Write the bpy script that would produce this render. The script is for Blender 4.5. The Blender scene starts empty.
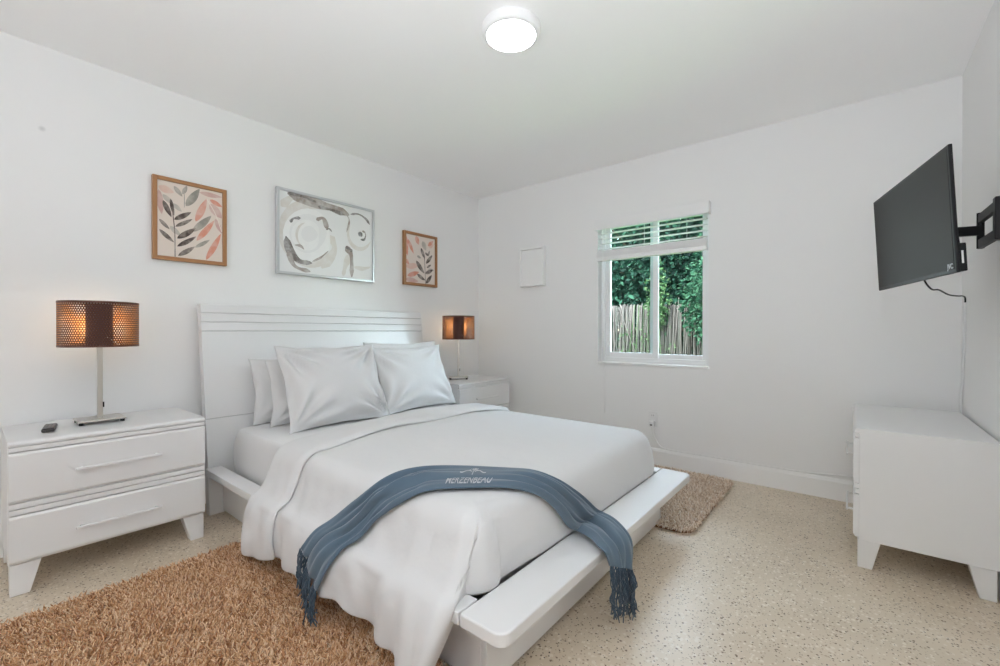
import bpy, bmesh, math, random
import numpy as np
from mathutils import Vector, Matrix

S = bpy.context.scene
COL = S.collection
PI = math.pi
rng = np.random.default_rng(7)
random.seed(7)

# ------------------------------------------------------------------ camera
CAM = Vector((3.0735, -3.4263, 1.0495))
cd = bpy.data.cameras.new('camera')
cam = bpy.data.objects.new('camera', cd)
COL.objects.link(cam)
cam.location = CAM
cam.rotation_euler = (PI/2 - 0.004, 0, 0.682)
cd.sensor_fit = 'HORIZONTAL'
cd.sensor_width = 36.0
cd.lens = 435.585/1000*36.0
cd.clip_start = 0.02
S.camera = cam

# ------------------------------------------------------------------ sky, exposure
W_ = bpy.data.worlds.new('sky')
S.world = W_
W_.use_nodes = True
wn = W_.node_tree
bg = wn.nodes['Background']
sky = wn.nodes.new('ShaderNodeTexSky')
sky.sky_type = 'NISHITA'
sky.sun_disc = False
sky.sun_elevation = math.radians(50)
sky.sun_rotation = math.radians(200)
sky.air_density = 1.0
sky.dust_density = 2.5
hs = wn.nodes.new('ShaderNodeHueSaturation'); hs.inputs['Saturation'].default_value = .45
wn.links.new(sky.outputs[0], hs.inputs['Color']); wn.links.new(hs.outputs[0], bg.inputs[0])
SKY_STRENGTH = 8.0
bg.inputs[1].default_value = SKY_STRENGTH
CEIL_EMIT = 12.0
BULB_EMIT = 60.0
def area(name, loc, rot, sx, sy, watts, color, spread=PI):
    ld = bpy.data.lights.new(name, 'AREA'); ld.shape = 'RECTANGLE'; ld.size = sx; ld.size_y = sy
    ld.energy = watts; ld.color = color; ld.spread = spread
    o = bpy.data.objects.new(name, ld); COL.objects.link(o); o.location = loc; o.rotation_euler = rot
    return o
# added fill light in front of the closed rear wall, behind the camera
area('rear_fill_light', (1.6, -4.66, 1.15), (PI/2, 0, 0), 1.6, 2.0, 4, (.94, .97, 1))
# unseen light added behind the camera, thrown up to brighten ceiling and walls
area('ceiling_fill_light', (2.9, -3.65, 1.0), Vector((.13, .12, .98)).to_track_quat('-Z', 'Y').to_euler(), 0.7, .6, 41, (.885, .935, 1))
S.view_settings.view_transform = 'Standard'
S.view_settings.look = 'None'
S.view_settings.gamma = 1.0
S.view_settings.use_curve_mapping = False
S.view_settings.exposure = 0.0
try:
    S.cycles.use_denoising = True
    S.cycles.max_bounces = 20
    S.cycles.diffuse_bounces = 16
    S.cycles.transparent_max_bounces = 24
    S.cycles.sample_clamp_indirect = 6.0
    S.cycles.caustics_reflective = False
    S.cycles.caustics_refractive = False
except Exception:
    pass

# ------------------------------------------------------------------ materials
def lin(h):
    if isinstance(h, str):
        h = h.lstrip('#')
        c = [int(h[i:i+2], 16)/255 for i in (0, 2, 4)]
    else:
        c = list(h)
    return tuple(x/12.92 if x <= .04045 else ((x+.055)/1.055)**2.4 for x in c) + (1.0,)

def mat(name, color, rough=.5, metal=0.0, coat=0.0, spec=.5, emit=None, estr=0.0, sheen=0.0, transl=0.0):
    m = bpy.data.materials.new(name)
    m.use_nodes = True
    b = m.node_tree.nodes['Principled BSDF']
    b.inputs['Base Color'].default_value = color if len(color) == 4 else tuple(color)+(1,)
    b.inputs['Roughness'].default_value = rough
    b.inputs['Metallic'].default_value = metal
    b.inputs['Coat Weight'].default_value = coat
    b.inputs['Coat Roughness'].default_value = .06
    b.inputs['Specular IOR Level'].default_value = spec
    b.inputs['Sheen Weight'].default_value = sheen
    if emit is not None:
        b.inputs['Emission Color'].default_value = emit
        b.inputs['Emission Strength'].default_value = estr
    return m

def nodes(m):
    return m.node_tree.nodes, m.node_tree.links, m.node_tree.nodes['Principled BSDF']

def add_bump(m, scale, strength, dist=.002, detail=3, stretch=None, kind='noise'):
    n, l, b = nodes(m)
    tc = n.new('ShaderNodeTexCoord')
    mp = n.new('ShaderNodeMapping')
    if stretch: mp.inputs['Scale'].default_value = stretch
    l.new(tc.outputs['Object'], mp.inputs[0])
    t = n.new('ShaderNodeTexNoise')
    t.inputs['Scale'].default_value = scale
    t.inputs['Detail'].default_value = detail
    l.new(mp.outputs[0], t.inputs['Vector'])
    bp = n.new('ShaderNodeBump')
    bp.inputs['Strength'].default_value = strength
    bp.inputs['Distance'].default_value = dist
    l.new(t.outputs[0], bp.inputs['Height'])
    l.new(bp.outputs[0], b.inputs['Normal'])
    return m

def ramp(n, stops):
    r = n.new('ShaderNodeValToRGB')
    e = r.color_ramp.elements
    while len(e) < len(stops): e.new(.5)
    for i, (p, c) in enumerate(stops):
        e[i].position = p; e[i].color = c
    return r

def island_mat(name, stops, rough=.6, transl=0.0, spec=.3, sheen=0.0):
    """colour picked at random for every separate strand or leaf"""
    m = mat(name, (.5, .5, .5, 1), rough, spec=spec, sheen=sheen)
    n, l, b = nodes(m)
    g = n.new('ShaderNodeNewGeometry')
    r = ramp(n, stops)
    l.new(g.outputs['Random Per Island'], r.inputs[0])
    l.new(r.outputs[0], b.inputs['Base Color'])
    if transl:
        tr = n.new('ShaderNodeBsdfTranslucent')
        l.new(r.outputs[0], tr.inputs[0])
        mx = n.new('ShaderNodeMixShader')
        mx.inputs[0].default_value = transl
        l.new(b.outputs[0], mx.inputs[1]); l.new(tr.outputs[0], mx.inputs[2])
        l.new(mx.outputs[0], n['Material Output'].inputs['Surface'])
    return m

M = {}
def wall_material(name, col):
    m = mat(name, col, .85, spec=.25)
    return add_bump(m, 55, .10, .002, 4)
M['wall'] = wall_material('wall_paint', (.835, .835, .833, 1))
M['ceiling'] = wall_material('ceiling_paint', (.95, .95, .95, 1))
M['trim'] = mat('trim_paint', (.87, .87, .87, 1), .35)
M['lacquer'] = mat('white_gloss_lacquer', (.755, .755, .755, 1), .30, coat=.15)
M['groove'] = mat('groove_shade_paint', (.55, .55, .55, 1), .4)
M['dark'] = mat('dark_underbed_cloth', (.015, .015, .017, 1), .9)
M['vinyl'] = mat('white_vinyl', (.84, .85, .86, 1), .3)
M['slat'] = mat('blind_slat', (.82, .82, .82, 1), .4)
M['chrome'] = mat('brushed_nickel', (.56, .53, .49, 1), .28, metal=1.0)
M['black'] = mat('black_plastic', (.010, .010, .011, 1), .4, spec=.2)
M['black_metal'] = mat('black_powder_coated_steel', (.012, .012, .013, 1), .45, spec=.25)
M['screen'] = mat('tv_screen', (.048, .047, .047, 1), .5, spec=.08)
M['silver'] = mat('silver_frame', (.62, .63, .65, 1), .32, metal=.55)
M['copper'] = mat('copper_frame', lin('#a67850'), .4, metal=.25)
M['plug'] = mat('white_plug_plastic', (.8, .8, .8, 1), .35)
M['slot'] = mat('dark_socket_slot', (.05, .05, .05, 1), .5)
M['fabric'] = add_bump(mat('white_cotton', (.67, .67, .67, 1), .9, spec=.2, sheen=.1), 6, .45, .014, 4)
M['sheet'] = add_bump(mat('white_fitted_sheet', (.72, .72, .72, 1), .9, spec=.2, sheen=.1), 7, .2, .012, 3)
M['throw'] = add_bump(mat('slate_blue_wool', lin('#586a79'), .85, spec=.2, sheen=.35), 160, .3, .002, 2)
M['fringe'] = mat('slate_blue_yarn', lin('#3d4e5d'), .85, spec=.2, sheen=.3)
M['logo'] = mat('pale_embroidery', (.50, .52, .55, 1), .7)
M['shade_out'] = mat('perforated_brown_shade', lin('#5a3a30'), .38, metal=.35)
M['shade_in'] = mat('gold_shade_lining', lin('#b87f45'), .4, metal=.1)
M['tube'] = mat('dark_bulb_blocker', lin('#4a3238'), .5)
M['bulb'] = mat('warm_bulb', (1, .85, .6, 1), .4, emit=(1, .80, .56, 1), estr=BULB_EMIT)
M['diffuser'] = mat('lit_diffuser', (.9, .9, .9, 1), .5, emit=(.96, .98, 1, 1), estr=CEIL_EMIT)
M['remote'] = mat('dark_remote_plastic', (.035, .028, .026, 1), .4)
M['button'] = mat('grey_remote_button', (.22, .2, .2, 1), .5)
M['backing'] = mat('rug_backing', lin('#7d5a3e'), .95)
M['pile'] = island_mat('shag_yarn', [(0, lin('#8f5a30')), (.25, lin('#be8857')), (.6, lin('#dcb084')), (1, lin('#f2d6b4'))], .7, sheen=.3)
M['pile_grey'] = island_mat('beige_shag_yarn', [(0, lin('#ab8d70')), (.3, lin('#dcc4aa')), (.7, lin('#efdecb')), (1, lin('#faf4ec'))], .7, sheen=.3)
M['grass'] = mat('lawn_green', lin('#4c6a35'), .9)
M['bark'] = mat('bark', lin('#2c251d'), .95, spec=.05)
M['reed'] = island_mat('reed_fence_stick', [(0, lin('#1b1714')), (.4, lin('#26221f')), (.75, lin('#2e2927')), (1, lin('#1f201c'))], .9)
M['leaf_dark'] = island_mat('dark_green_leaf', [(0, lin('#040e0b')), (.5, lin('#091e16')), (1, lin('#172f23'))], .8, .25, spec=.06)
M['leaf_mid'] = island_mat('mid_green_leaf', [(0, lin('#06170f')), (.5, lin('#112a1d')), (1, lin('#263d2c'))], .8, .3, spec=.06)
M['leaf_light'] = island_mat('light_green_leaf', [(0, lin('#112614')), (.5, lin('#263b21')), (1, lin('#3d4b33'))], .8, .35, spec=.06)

# window glass: clear to light with a faint mirror
m = bpy.data.materials.new('window_glass'); m.use_nodes = True
n = m.node_tree.nodes; l = m.node_tree.links
n.remove(n['Principled BSDF'])
tr = n.new('ShaderNodeBsdfTransparent'); tr.inputs[0].default_value = (.90, .97, .965, 1)
gl = n.new('ShaderNodeBsdfGlossy'); gl.inputs['Roughness'].default_value = .02
lw = n.new('ShaderNodeFresnel'); lw.inputs[0].default_value = 1.22
mx = n.new('ShaderNodeMixShader')
l.new(lw.outputs[0], mx.inputs[0]); l.new(tr.outputs[0], mx.inputs[1]); l.new(gl.outputs[0], mx.inputs[2])
l.new(mx.outputs[0], n['Material Output'].inputs['Surface'])
M['glass'] = m

# terrazzo floor
m = mat('terrazzo', (.6, .55, .48, 1), .32, spec=.36)
n, l, b = nodes(m)
tc = n.new('ShaderNodeTexCoord')
def chips(scale, thr, col, prev, dens, jit=1.0):
    v = n.new('ShaderNodeTexVoronoi'); v.inputs['Scale'].default_value = scale
    v.inputs['Randomness'].default_value = jit
    nz = n.new('ShaderNodeTexNoise'); nz.inputs['Scale'].default_value = scale*1.7
    ad = n.new('ShaderNodeVectorMath'); ad.operation = 'MULTIPLY_ADD'
    l.new(nz.outputs['Color'], ad.inputs[0]); ad.inputs[1].default_value = (.55/scale,)*3
    l.new(tc.outputs['Object'], ad.inputs[2]); l.new(ad.outputs[0], v.inputs['Vector'])
    l.new(tc.outputs['Object'], nz.inputs['Vector'])
    sp = n.new('ShaderNodeSeparateColor'); l.new(v.outputs['Color'], sp.inputs[0])
    # chip radius changes from chip to chip
    mu = n.new('ShaderNodeMath'); mu.operation = 'MULTIPLY'; l.new(sp.outputs[0], mu.inputs[0]); mu.inputs[1].default_value = thr
    lt = n.new('ShaderNodeMath'); lt.operation = 'LESS_THAN'; l.new(v.outputs['Distance'], lt.inputs[0]); l.new(mu.outputs[0], lt.inputs[1])
    de = n.new('ShaderNodeMath'); de.operation = 'LESS_THAN'; l.new(sp.outputs[1], de.inputs[0]); de.inputs[1].default_value = dens
    an = n.new('ShaderNodeMath'); an.operation = 'MULTIPLY'; l.new(lt.outputs[0], an.inputs[0]); l.new(de.outputs[0], an.inputs[1])
    mxx = n.new('ShaderNodeMixRGB'); l.new(an.outputs[0], mxx.inputs[0])
    l.new(prev, mxx.inputs[1]); mxx.inputs[2].default_value = col
    return mxx.outputs[0]
base = n.new('ShaderNodeTexNoise'); base.inputs['Scale'].default_value = 2.2; base.inputs['Detail'].default_value = 6
l.new(tc.outputs['Object'], base.inputs['Vector'])
br = ramp(n, [(.3, lin('#c6b7a2')), (.7, lin('#d6c8b4'))])
l.new(base.outputs[0], br.inputs[0])
o_ = br.outputs[0]
o_ = chips(75, .55, lin('#dcd1c1'), o_, .55)
o_ = chips(110, .5, lin('#b5a38d'), o_, .5)
o_ = chips(88, .40, lin('#7a6756'), o_, .34)
o_ = chips(140, .46, lin('#4a3d33'), o_, .13)
l.new(o_, b.inputs['Base Color'])
M['terrazzo'] = m

# ------------------------------------------------------------------ builders
def link(o, parent=None):
    COL.objects.link(o)
    if parent is not None: o.parent = parent
    return o

def tag(o, label=None, cat=None, group=None, kind=None):
    if label: o['label'] = label
    if cat: o['category'] = cat
    if group: o['group'] = group
    if kind: o['kind'] = kind
    return o

def thing(name, label, cat, loc=(0, 0, 0), rotz=0, group=None, rot=None):
    o = bpy.data.objects.new(name, None)
    COL.objects.link(o)
    o.empty_display_size = .05
    o.location = loc
    o.rotation_euler = rot if rot else (0, 0, rotz)
    return tag(o, label, cat, group)

def obj(name, bm, material, parent=None, smooth=False, bevel=0, seg=2):
    me = bpy.data.meshes.new(name)
    bmesh.ops.recalc_face_normals(bm, faces=bm.faces)
    bm.to_mesh(me); bm.free()
    for mm in (material if isinstance(material, (list, tuple)) else [material]): me.materials.append(mm)
    o = bpy.data.objects.new(name, me)
    link(o, parent)
    if smooth: me.shade_smooth()
    if bevel:
        md = o.modifiers.new('bevel', 'BEVEL'); md.width = bevel; md.segments = seg
        md.limit_method = 'ANGLE'; md.angle_limit = math.radians(40)
        md.harden_normals = False
    return o

def raw(name, V, F, material, parent=None, smooth=True, mi=None):
    me = bpy.data.meshes.new(name)
    V = np.asarray(V, float).reshape(-1, 3)
    me.from_pydata(V.tolist(), [], [tuple(int(i) for i in f) for f in F])
    for mm in (material if isinstance(material, (list, tuple)) else [material]): me.materials.append(mm)
    if mi is not None: me.polygons.foreach_set('material_index', np.asarray(mi, np.int32))
    if smooth: me.shade_smooth()
    me.update()
    o = bpy.data.objects.new(name, me)
    return link(o, parent)

def quads(name, V, Q, material, parent=None, smooth=True):
    """fast builder for very many quads (numpy arrays)"""
    V = np.ascontiguousarray(V, np.float32).reshape(-1, 3); Q = np.ascontiguousarray(Q, np.int32).reshape(-1, 4)
    me = bpy.data.meshes.new(name)
    me.vertices.add(len(V)); me.vertices.foreach_set('co', V.ravel())
    me.loops.add(Q.size); me.loops.foreach_set('vertex_index', Q.ravel())
    me.polygons.add(len(Q)); me.polygons.foreach_set('loop_start', np.arange(0, Q.size, 4, dtype=np.int32))
    try: me.polygons.foreach_set('loop_total', np.full(len(Q), 4, np.int32))
    except Exception: pass
    me.update(calc_edges=True)
    me.materials.append(material)
    if smooth: me.shade_smooth()
    o = bpy.data.objects.new(name, me)
    return link(o, parent)

def bx(bm, lo, hi, mi=0):
    x0, y0, z0 = lo; x1, y1, z1 = hi
    v = [bm.verts.new(p) for p in ((x0,y0,z0),(x1,y0,z0),(x1,y1,z0),(x0,y1,z0),(x0,y0,z1),(x1,y0,z1),(x1,y1,z1),(x0,y1,z1))]
    for f in ((0,3,2,1),(4,5,6,7),(0,1,5,4),(1,2,6,5),(2,3,7,6),(3,0,4,7)):
        fc = bm.faces.new([v[i] for i in f]); fc.material_index = mi
    return v

def box(name, lo, hi, material, parent=None, bevel=0, seg=2):
    bm = bmesh.new(); bx(bm, lo, hi)
    return obj(name, bm, material, parent, bevel=bevel, seg=seg)

def prism(bm, poly, axis, a, b, mi=0):
    """extrude a 2-D outline along an axis ('x','y','z')"""
    def P(u, v, w):
        return {'x': (w, u, v), 'y': (u, w, v), 'z': (u, v, w)}[axis]
    A = [bm.verts.new(P(u, v, a)) for u, v in poly]
    B = [bm.verts.new(P(u, v, b)) for u, v in poly]
    k = len(poly)
    bm.faces.new(A).material_index = mi
    bm.faces.new(B[::-1]).material_index = mi
    for i in range(k):
        bm.faces.new((A[i], A[(i+1) % k], B[(i+1) % k], B[i])).material_index = mi

def cyl(bm, c, r, z0, z1, seg=32, r2=None):
    r2 = r if r2 is None else r2
    A = [bm.verts.new((c[0]+r*math.cos(2*PI*i/seg), c[1]+r*math.sin(2*PI*i/seg), z0)) for i in range(seg)]
    B = [bm.verts.new((c[0]+r2*math.cos(2*PI*i/seg), c[1]+r2*math.sin(2*PI*i/seg), z1)) for i in range(seg)]
    bm.faces.new(A[::-1]); bm.faces.new(B)
    for i in range(seg): bm.faces.new((A[i], A[(i+1) % seg], B[(i+1) % seg], B[i]))

def lathe(bm, prof, seg=48, c=(0, 0)):
    rings = []
    for r, z in prof:
        rings.append([bm.verts.new((c[0]+r*math.cos(2*PI*i/seg), c[1]+r*math.sin(2*PI*i/seg), z)) for i in range(seg)])
    for a, b_ in zip(rings[:-1], rings[1:]):
        for i in range(seg): bm.faces.new((a[i], a[(i+1) % seg], b_[(i+1) % seg], b_[i]))
    if prof[0][0] > 1e-6: bm.faces.new(rings[0][::-1])
    if prof[-1][0] > 1e-6: bm.faces.new(rings[-1])

def catmull(P, n):
    P = np.asarray(P, float)
    k = len(P)
    if k == 2:
        t = np.linspace(0, 1, n)[:, None]; return P[0]*(1-t)+P[1]*t
    ext = np.vstack([2*P[0]-P[1], P, 2*P[-1]-P[-2]])
    ts = np.linspace(0, k-1-1e-9, n); out = []
    for t in ts:
        i = int(t); f = t-i
        p0, p1, p2, p3 = ext[i], ext[i+1], ext[i+2], ext[i+3]
        out.append(.5*((2*p1)+(-p0+p2)*f+(2*p0-5*p1+4*p2-p3)*f*f+(-p0+3*p1-3*p2+p3)*f**3))
    return np.array(out)

def tube_np(path, r, sides=6):
    path = np.asarray(path, float); k = len(path)
    r = np.full(k, r) if np.isscalar(r) else np.asarray(r)
    T = np.gradient(path, axis=0); T /= np.linalg.norm(T, axis=1)[:, None]+1e-12
    up = np.array([0, 0, 1.0]) if abs(T[0, 2]) < .9 else np.array([1.0, 0, 0])
    V = []; N = np.cross(T[0], up); N /= np.linalg.norm(N)
    for i in range(k):
        N = N-T[i]*np.dot(N, T[i]); N /= np.linalg.norm(N)+1e-12
        B = np.cross(T[i], N)
        for j in range(sides):
            a = 2*PI*j/sides
            V.append(path[i]+r[i]*(math.cos(a)*N+math.sin(a)*B))
    F = []
    for i in range(k-1):
        for j in range(sides):
            F.append((i*sides+j, i*sides+(j+1) % sides, (i+1)*sides+(j+1) % sides, (i+1)*sides+j))
    F.append(tuple(range(sides))[::-1]); F.append(tuple((k-1)*sides+j for j in range(sides)))
    return V, F

def tube(name, path, r, material, parent=None, n=40, sides=8):
    V, F = tube_np(catmull(path, n), r, sides)
    return raw(name, V, F, material, parent)

def merge_parts(parts):
    V = []; F = []
    for v, f in parts:
        o_ = len(V); V += list(v); F += [tuple(i+o_ for i in q) for q in f]
    return V, F

def smoothstep(t):
    t = np.clip(t, 0, 1); return t*t*(3-2*t)

# ================================================================== THE ROOM
RW, RB, RH = 3.5295, -4.7, 2.44         # right wall x, rear wall y, ceiling height
WX0, WX1, WZ0, WZ1 = 1.372, 2.252, .785, 2.005

def struct(name, bm, material, **k):
    o = obj(name, bm, material, **k); o['kind'] = 'structure'; return o

bm = bmesh.new(); bx(bm, (-.15, RB-.15, -.1), (RW+.15, .16, 0)); struct('floor', bm, M['terrazzo'])
bm = bmesh.new(); bx(bm, (-.15, RB-.15, RH), (RW+.15, .16, RH+.1)); struct('ceiling', bm, M['ceiling'])
# left wall: paint with one small scuff mark
ml = wall_material('left_wall_paint', (.835, .835, .833, 1))
n, l, b = nodes(ml)
tc = n.new('ShaderNodeTexCoord')
dv = n.new('ShaderNodeVectorMath'); dv.operation = 'DISTANCE'; l.new(tc.outputs['Object'], dv.inputs[0]); dv.inputs[1].default_value = (0, -3.182, 2.037)
mr = n.new('ShaderNodeMapRange'); mr.inputs[1].default_value = .004; mr.inputs[2].default_value = .016; mr.inputs[3].default_value = .35; mr.inputs[4].default_value = 0
l.new(dv.outputs['Value'], mr.inputs[0])
mxx = n.new('ShaderNodeMixRGB'); l.new(mr.outputs[0], mxx.inputs[0]); mxx.inputs[1].default_value = (.835, .835, .833, 1); mxx.inputs[2].default_value = (.35, .34, .34, 1)
l.new(mxx.outputs[0], b.inputs['Base Color'])
bm = bmesh.new(); bx(bm, (-.15, RB-.15, 0), (0, .16, RH)); struct('wall_left', bm, ml)
bm = bmesh.new(); bx(bm, (RW, RB-.15, 0), (RW+.15, .16, RH)); struct('wall_right', bm, M['wall'])
bm = bmesh.new(); bx(bm, (0, RB-.15, 0), (RW, RB, RH)); struct('wall_rear', bm, M['wall'])
bm = bmesh.new()
bx(bm, (0, 0, 0), (WX0, .16, RH)); bx(bm, (WX1, 0, 0), (RW, .16, RH))
bx(bm, (WX0, 0, 0), (WX1, .16, WZ0)); bx(bm, (WX0, 0, WZ1), (WX1, .16, RH))
struct('wall_back', bm, M['wall'])

def baseboard(name, p0, p1, nrm):
    """profile with a small rounded cap, run between two floor points"""
    prof = [(0, 0), (.014, 0), (.014, .112), (.0115, .118), (.0115, .121), (.009, .128), (.004, .133), (0, .133)]
    p0 = np.array(p0, float); p1 = np.array(p1, float); nrm = np.array(nrm, float)
    bm = bmesh.new()
    A = [bm.verts.new((*(p0+nrm*u), z)) for u, z in prof]; B = [bm.verts.new((*(p1+nrm*u), z)) for u, z in prof]
    k = len(prof)
    bm.faces.new(A); bm.faces.new(B[::-1])
    for i in range(k): bm.faces.new((A[i], A[(i+1) % k], B[(i+1) % k], B[i]))
    struct(name, bm, M['trim'])
baseboard('baseboard_back', (0, 0), (RW, 0), (0, -1))
baseboard('baseboard_left', (0, 0), (0, RB), (1, 0))
baseboard('baseboard_right', (RW, 0), (RW, RB), (-1, 0))
baseboard('baseboard_rear', (0, RB), (RW, RB), (0, 1))

# window: frame, two sliding sashes, glass, sill
win = bpy.data.objects.new('window_1', None); COL.objects.link(win); win.location = (WX0, .09, WZ0); win['kind'] = 'structure'
ww, wh = WX1-WX0, WZ1-WZ0
def frame_bm(x0, x1, z0, z1, t, y0, y1, tb=None):
    tb = tb or t
    bm = bmesh.new()
    bx(bm, (x0, y0, z0), (x0+t, y1, z1)); bx(bm, (x1-t, y0, z0), (x1, y1, z1))
    bx(bm, (x0+t, y0, z0), (x1-t, y1, z0+tb)); bx(bm, (x0+t, y0, z1-t), (x1-t, y1, z1))
    return bm
obj('window_frame', frame_bm(0, ww, 0, wh, .035, -.02, .06, .045), M['vinyl'], win, bevel=.003)
s1 = obj('sash', frame_bm(.034, ww*.5+.045, .044, wh-.034, .042, -.012, .018), M['vinyl'], win, bevel=.003)
s2 = obj('sash', frame_bm(ww*.5-.03, ww-.034, .044, wh-.034, .036, .02, .05), M['vinyl'], win, bevel=.003)
g1 = box('pane', (.07, .000, .08), (ww*.5+.01, .005, wh-.07), M['glass'], s1)
g2 = box('pane', (ww*.5, .032, .075), (ww-.065, .037, wh-.065), M['glass'], s2)
bm = bmesh.new(); bx(bm, (.035+.012, -.022, .55), (.035+.028, -.012, .66)); obj('latch', bm, M['vinyl'], s1, bevel=.003)
bm = bmesh.new(); bx(bm, (WX0+.001, -.012, WZ0-.012), (WX1+.004, .085, WZ0+.006)); struct('trim_1', bm, M['trim'], bevel=.003)

# ------------------------------------------------------------------ outdoors
bm = bmesh.new(); bx(bm, (-60, .3, -.5), (60, 90, -.35)); g_ = obj('ground', bm, M['grass']); g_['kind'] = 'structure'

def reed_fence():
    parts = []
    x = -3.0
    V = []; Q = []
    while x < 4.0:
        w = rng.uniform(.012, .022); h = 1.45+rng.normal(0, .016) - .04*max(0, (x-.8))
        lean = rng.normal(0, .05); y = 3.2+rng.uniform(-.02, .02)
        path = [(x, y, -.36), (x+lean*.5, y+rng.normal(0, .008), .5), (x+lean, y+rng.normal(0, .015), h)]
        v, f = tube_np(catmull(path, 5), w*.5, 5)
        parts.append((v, f)); x += w*.55
    # a second, looser layer of leaning sticks
    for i in range(70):
        x = rng.uniform(-2.6, 3.6); lean = rng.normal(0, .22)
        path = [(x, 3.165+rng.uniform(-.02, .02), -.3), (x+lean, 3.16+rng.uniform(-.02, .02), 1.44+rng.normal(0, .06))]
        parts.append(tube_np(catmull(path, 3), rng.uniform(.003, .007), 5))
    v, f = merge_parts(parts)
    o = raw('reed_fence', v, f, M['reed'])
    tag(o, 'weathered reed screen fence standing outside behind the window', 'fence')
    bm = bmesh.new()
    for z in (.1, 1.05): bx(bm, (-3.0, 3.22, z), (4.0, 3.25, z+.05))
    obj('fence_rail', bm, M['bark'], o)
reed_fence()

def leaf_cloud(n, centre, radii, size, seed, hollow=.55, squash=1.0):
    """leaves as small folded diamonds scattered through an uneven crown"""
    r = np.random.default_rng(seed)
    # several lobes make the outline uneven
    L = 9
    lob = r.normal(size=(L, 3)); lob /= np.linalg.norm(lob, axis=1)[:, None]
    lobc = lob*r.uniform(.25, .75, (L, 1))
    lobr = r.uniform(.45, .75, L)
    k = r.integers(0, L, n)
    d = r.normal(size=(n, 3)); d /= np.linalg.norm(d, axis=1)[:, None]
    rad = hollow+(1-hollow)*r.random(n)**.6
    P = (lobc[k]+d*(rad*lobr[k])[:, None])*np.array(radii)+np.array(centre)
    # leaf frame
    ax = d+r.normal(0, .7, (n, 3)); ax[:, 2] -= .35; ax /= np.linalg.norm(ax, axis=1)[:, None]
    sd = np.cross(ax, r.normal(size=(n, 3))); sd /= np.linalg.norm(sd, axis=1)[:, None]
    nm = np.cross(ax, sd)
    s = size*r.uniform(.6, 1.3, n)[:, None]
    p0 = P; p1 = P+ax*s*.5+sd*s*.24+nm*s*.06; p2 = P+ax*s; p3 = P+ax*s*.5-sd*s*.24+nm*s*.06
    V = np.stack([p0, p1, p2, p3], 1).reshape(-1, 3)
    Q = np.arange(4*n).reshape(n, 4)
    return V, Q

def tree(name, label, x, y, h, crown_r, crown_h, mat_, nleaf, lsize, seed, trunk_r=.07, cat='tree'):
    t = thing(name, label, cat, (x, y, -.35))
    V, Q = leaf_cloud(nleaf, (0, 0, h-crown_h*.5), (crown_r, crown_r, crown_h*.6), lsize, seed)
    quads('crown', V, Q, mat_, t, smooth=False)
    r = np.random.default_rng(seed)
    parts = [tube_np(catmull([(0, 0, 0), (.05, .03, h*.35), (-.04, .02, h*.8)], 14), np.linspace(trunk_r, trunk_r*.4, 14), 8)]
    for i in range(7):
        a = r.uniform(0, 2*PI); z0 = h*r.uniform(.3, .65)
        parts.append(tube_np(catmull([(0, 0, z0), (.4*crown_r*math.cos(a), .4*crown_r*math.sin(a), z0+.2*h), (.8*crown_r*math.cos(a), .8*crown_r*math.sin(a), z0+.3*h)], 8), np.linspace(trunk_r*.45, trunk_r*.12, 8), 6))
    v, f = merge_parts(parts); raw('trunk', v, f, M['bark'], t)
    return t
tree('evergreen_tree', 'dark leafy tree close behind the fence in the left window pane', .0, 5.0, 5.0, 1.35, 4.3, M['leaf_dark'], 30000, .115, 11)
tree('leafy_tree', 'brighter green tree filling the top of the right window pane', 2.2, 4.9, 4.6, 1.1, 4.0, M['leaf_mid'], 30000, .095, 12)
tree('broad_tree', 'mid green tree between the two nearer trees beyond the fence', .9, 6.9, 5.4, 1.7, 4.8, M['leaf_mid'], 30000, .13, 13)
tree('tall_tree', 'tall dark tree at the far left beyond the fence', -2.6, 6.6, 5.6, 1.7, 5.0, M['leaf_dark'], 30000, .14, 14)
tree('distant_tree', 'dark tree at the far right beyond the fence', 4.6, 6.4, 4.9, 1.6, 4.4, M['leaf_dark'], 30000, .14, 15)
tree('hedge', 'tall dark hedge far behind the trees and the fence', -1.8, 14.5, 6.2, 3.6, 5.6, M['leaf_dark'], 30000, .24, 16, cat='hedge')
# overhanging shrub in front of the fence, right pane
t = thing('hanging_shrub', 'leafy shrub leaning over the reed fence in the right window pane', 'shrub', (1.62, 2.95, -.35))
V, Q = leaf_cloud(5200, (0, .05, 1.75), (.5, .22, .75), .065, 21); quads('foliage', V, Q, M['leaf_mid'], t, smooth=False)
v, f = merge_parts([tube_np(catmull([(0, 0, 0), (.03*i-.06, .02, .8), (.1*i-.2, .05, 1.7)], 8), np.linspace(.016, .006, 8), 6) for i in range(5)]); raw('stem', v, f, M['bark'], t)
t = thing('vine_plant', 'pale green climbing plant on the reed fence in the left window pane', 'vine', (.62, 3.08, -.35))
V, Q = leaf_cloud(900, (.22, 0, 1.85), (.16, .10, .5), .05, 22); quads('foliage', V, Q, M['leaf_light'], t, smooth=False)
V, Q = leaf_cloud(420, (-.05, -.04, .95), (.42, .06, .8), .045, 23); quads('foliage', V, Q, M['leaf_light'], t, smooth=False)
v, f = merge_parts([tube_np(catmull([(.12*i-.3, 0, 0), (.1*i-.24, -.04, .9), (.07*i-.16, .0, 1.8)], 8), np.linspace(.007, .004, 8), 5) for i in range(6)]); raw('stem', v, f, M['leaf_light'], t)

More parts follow.
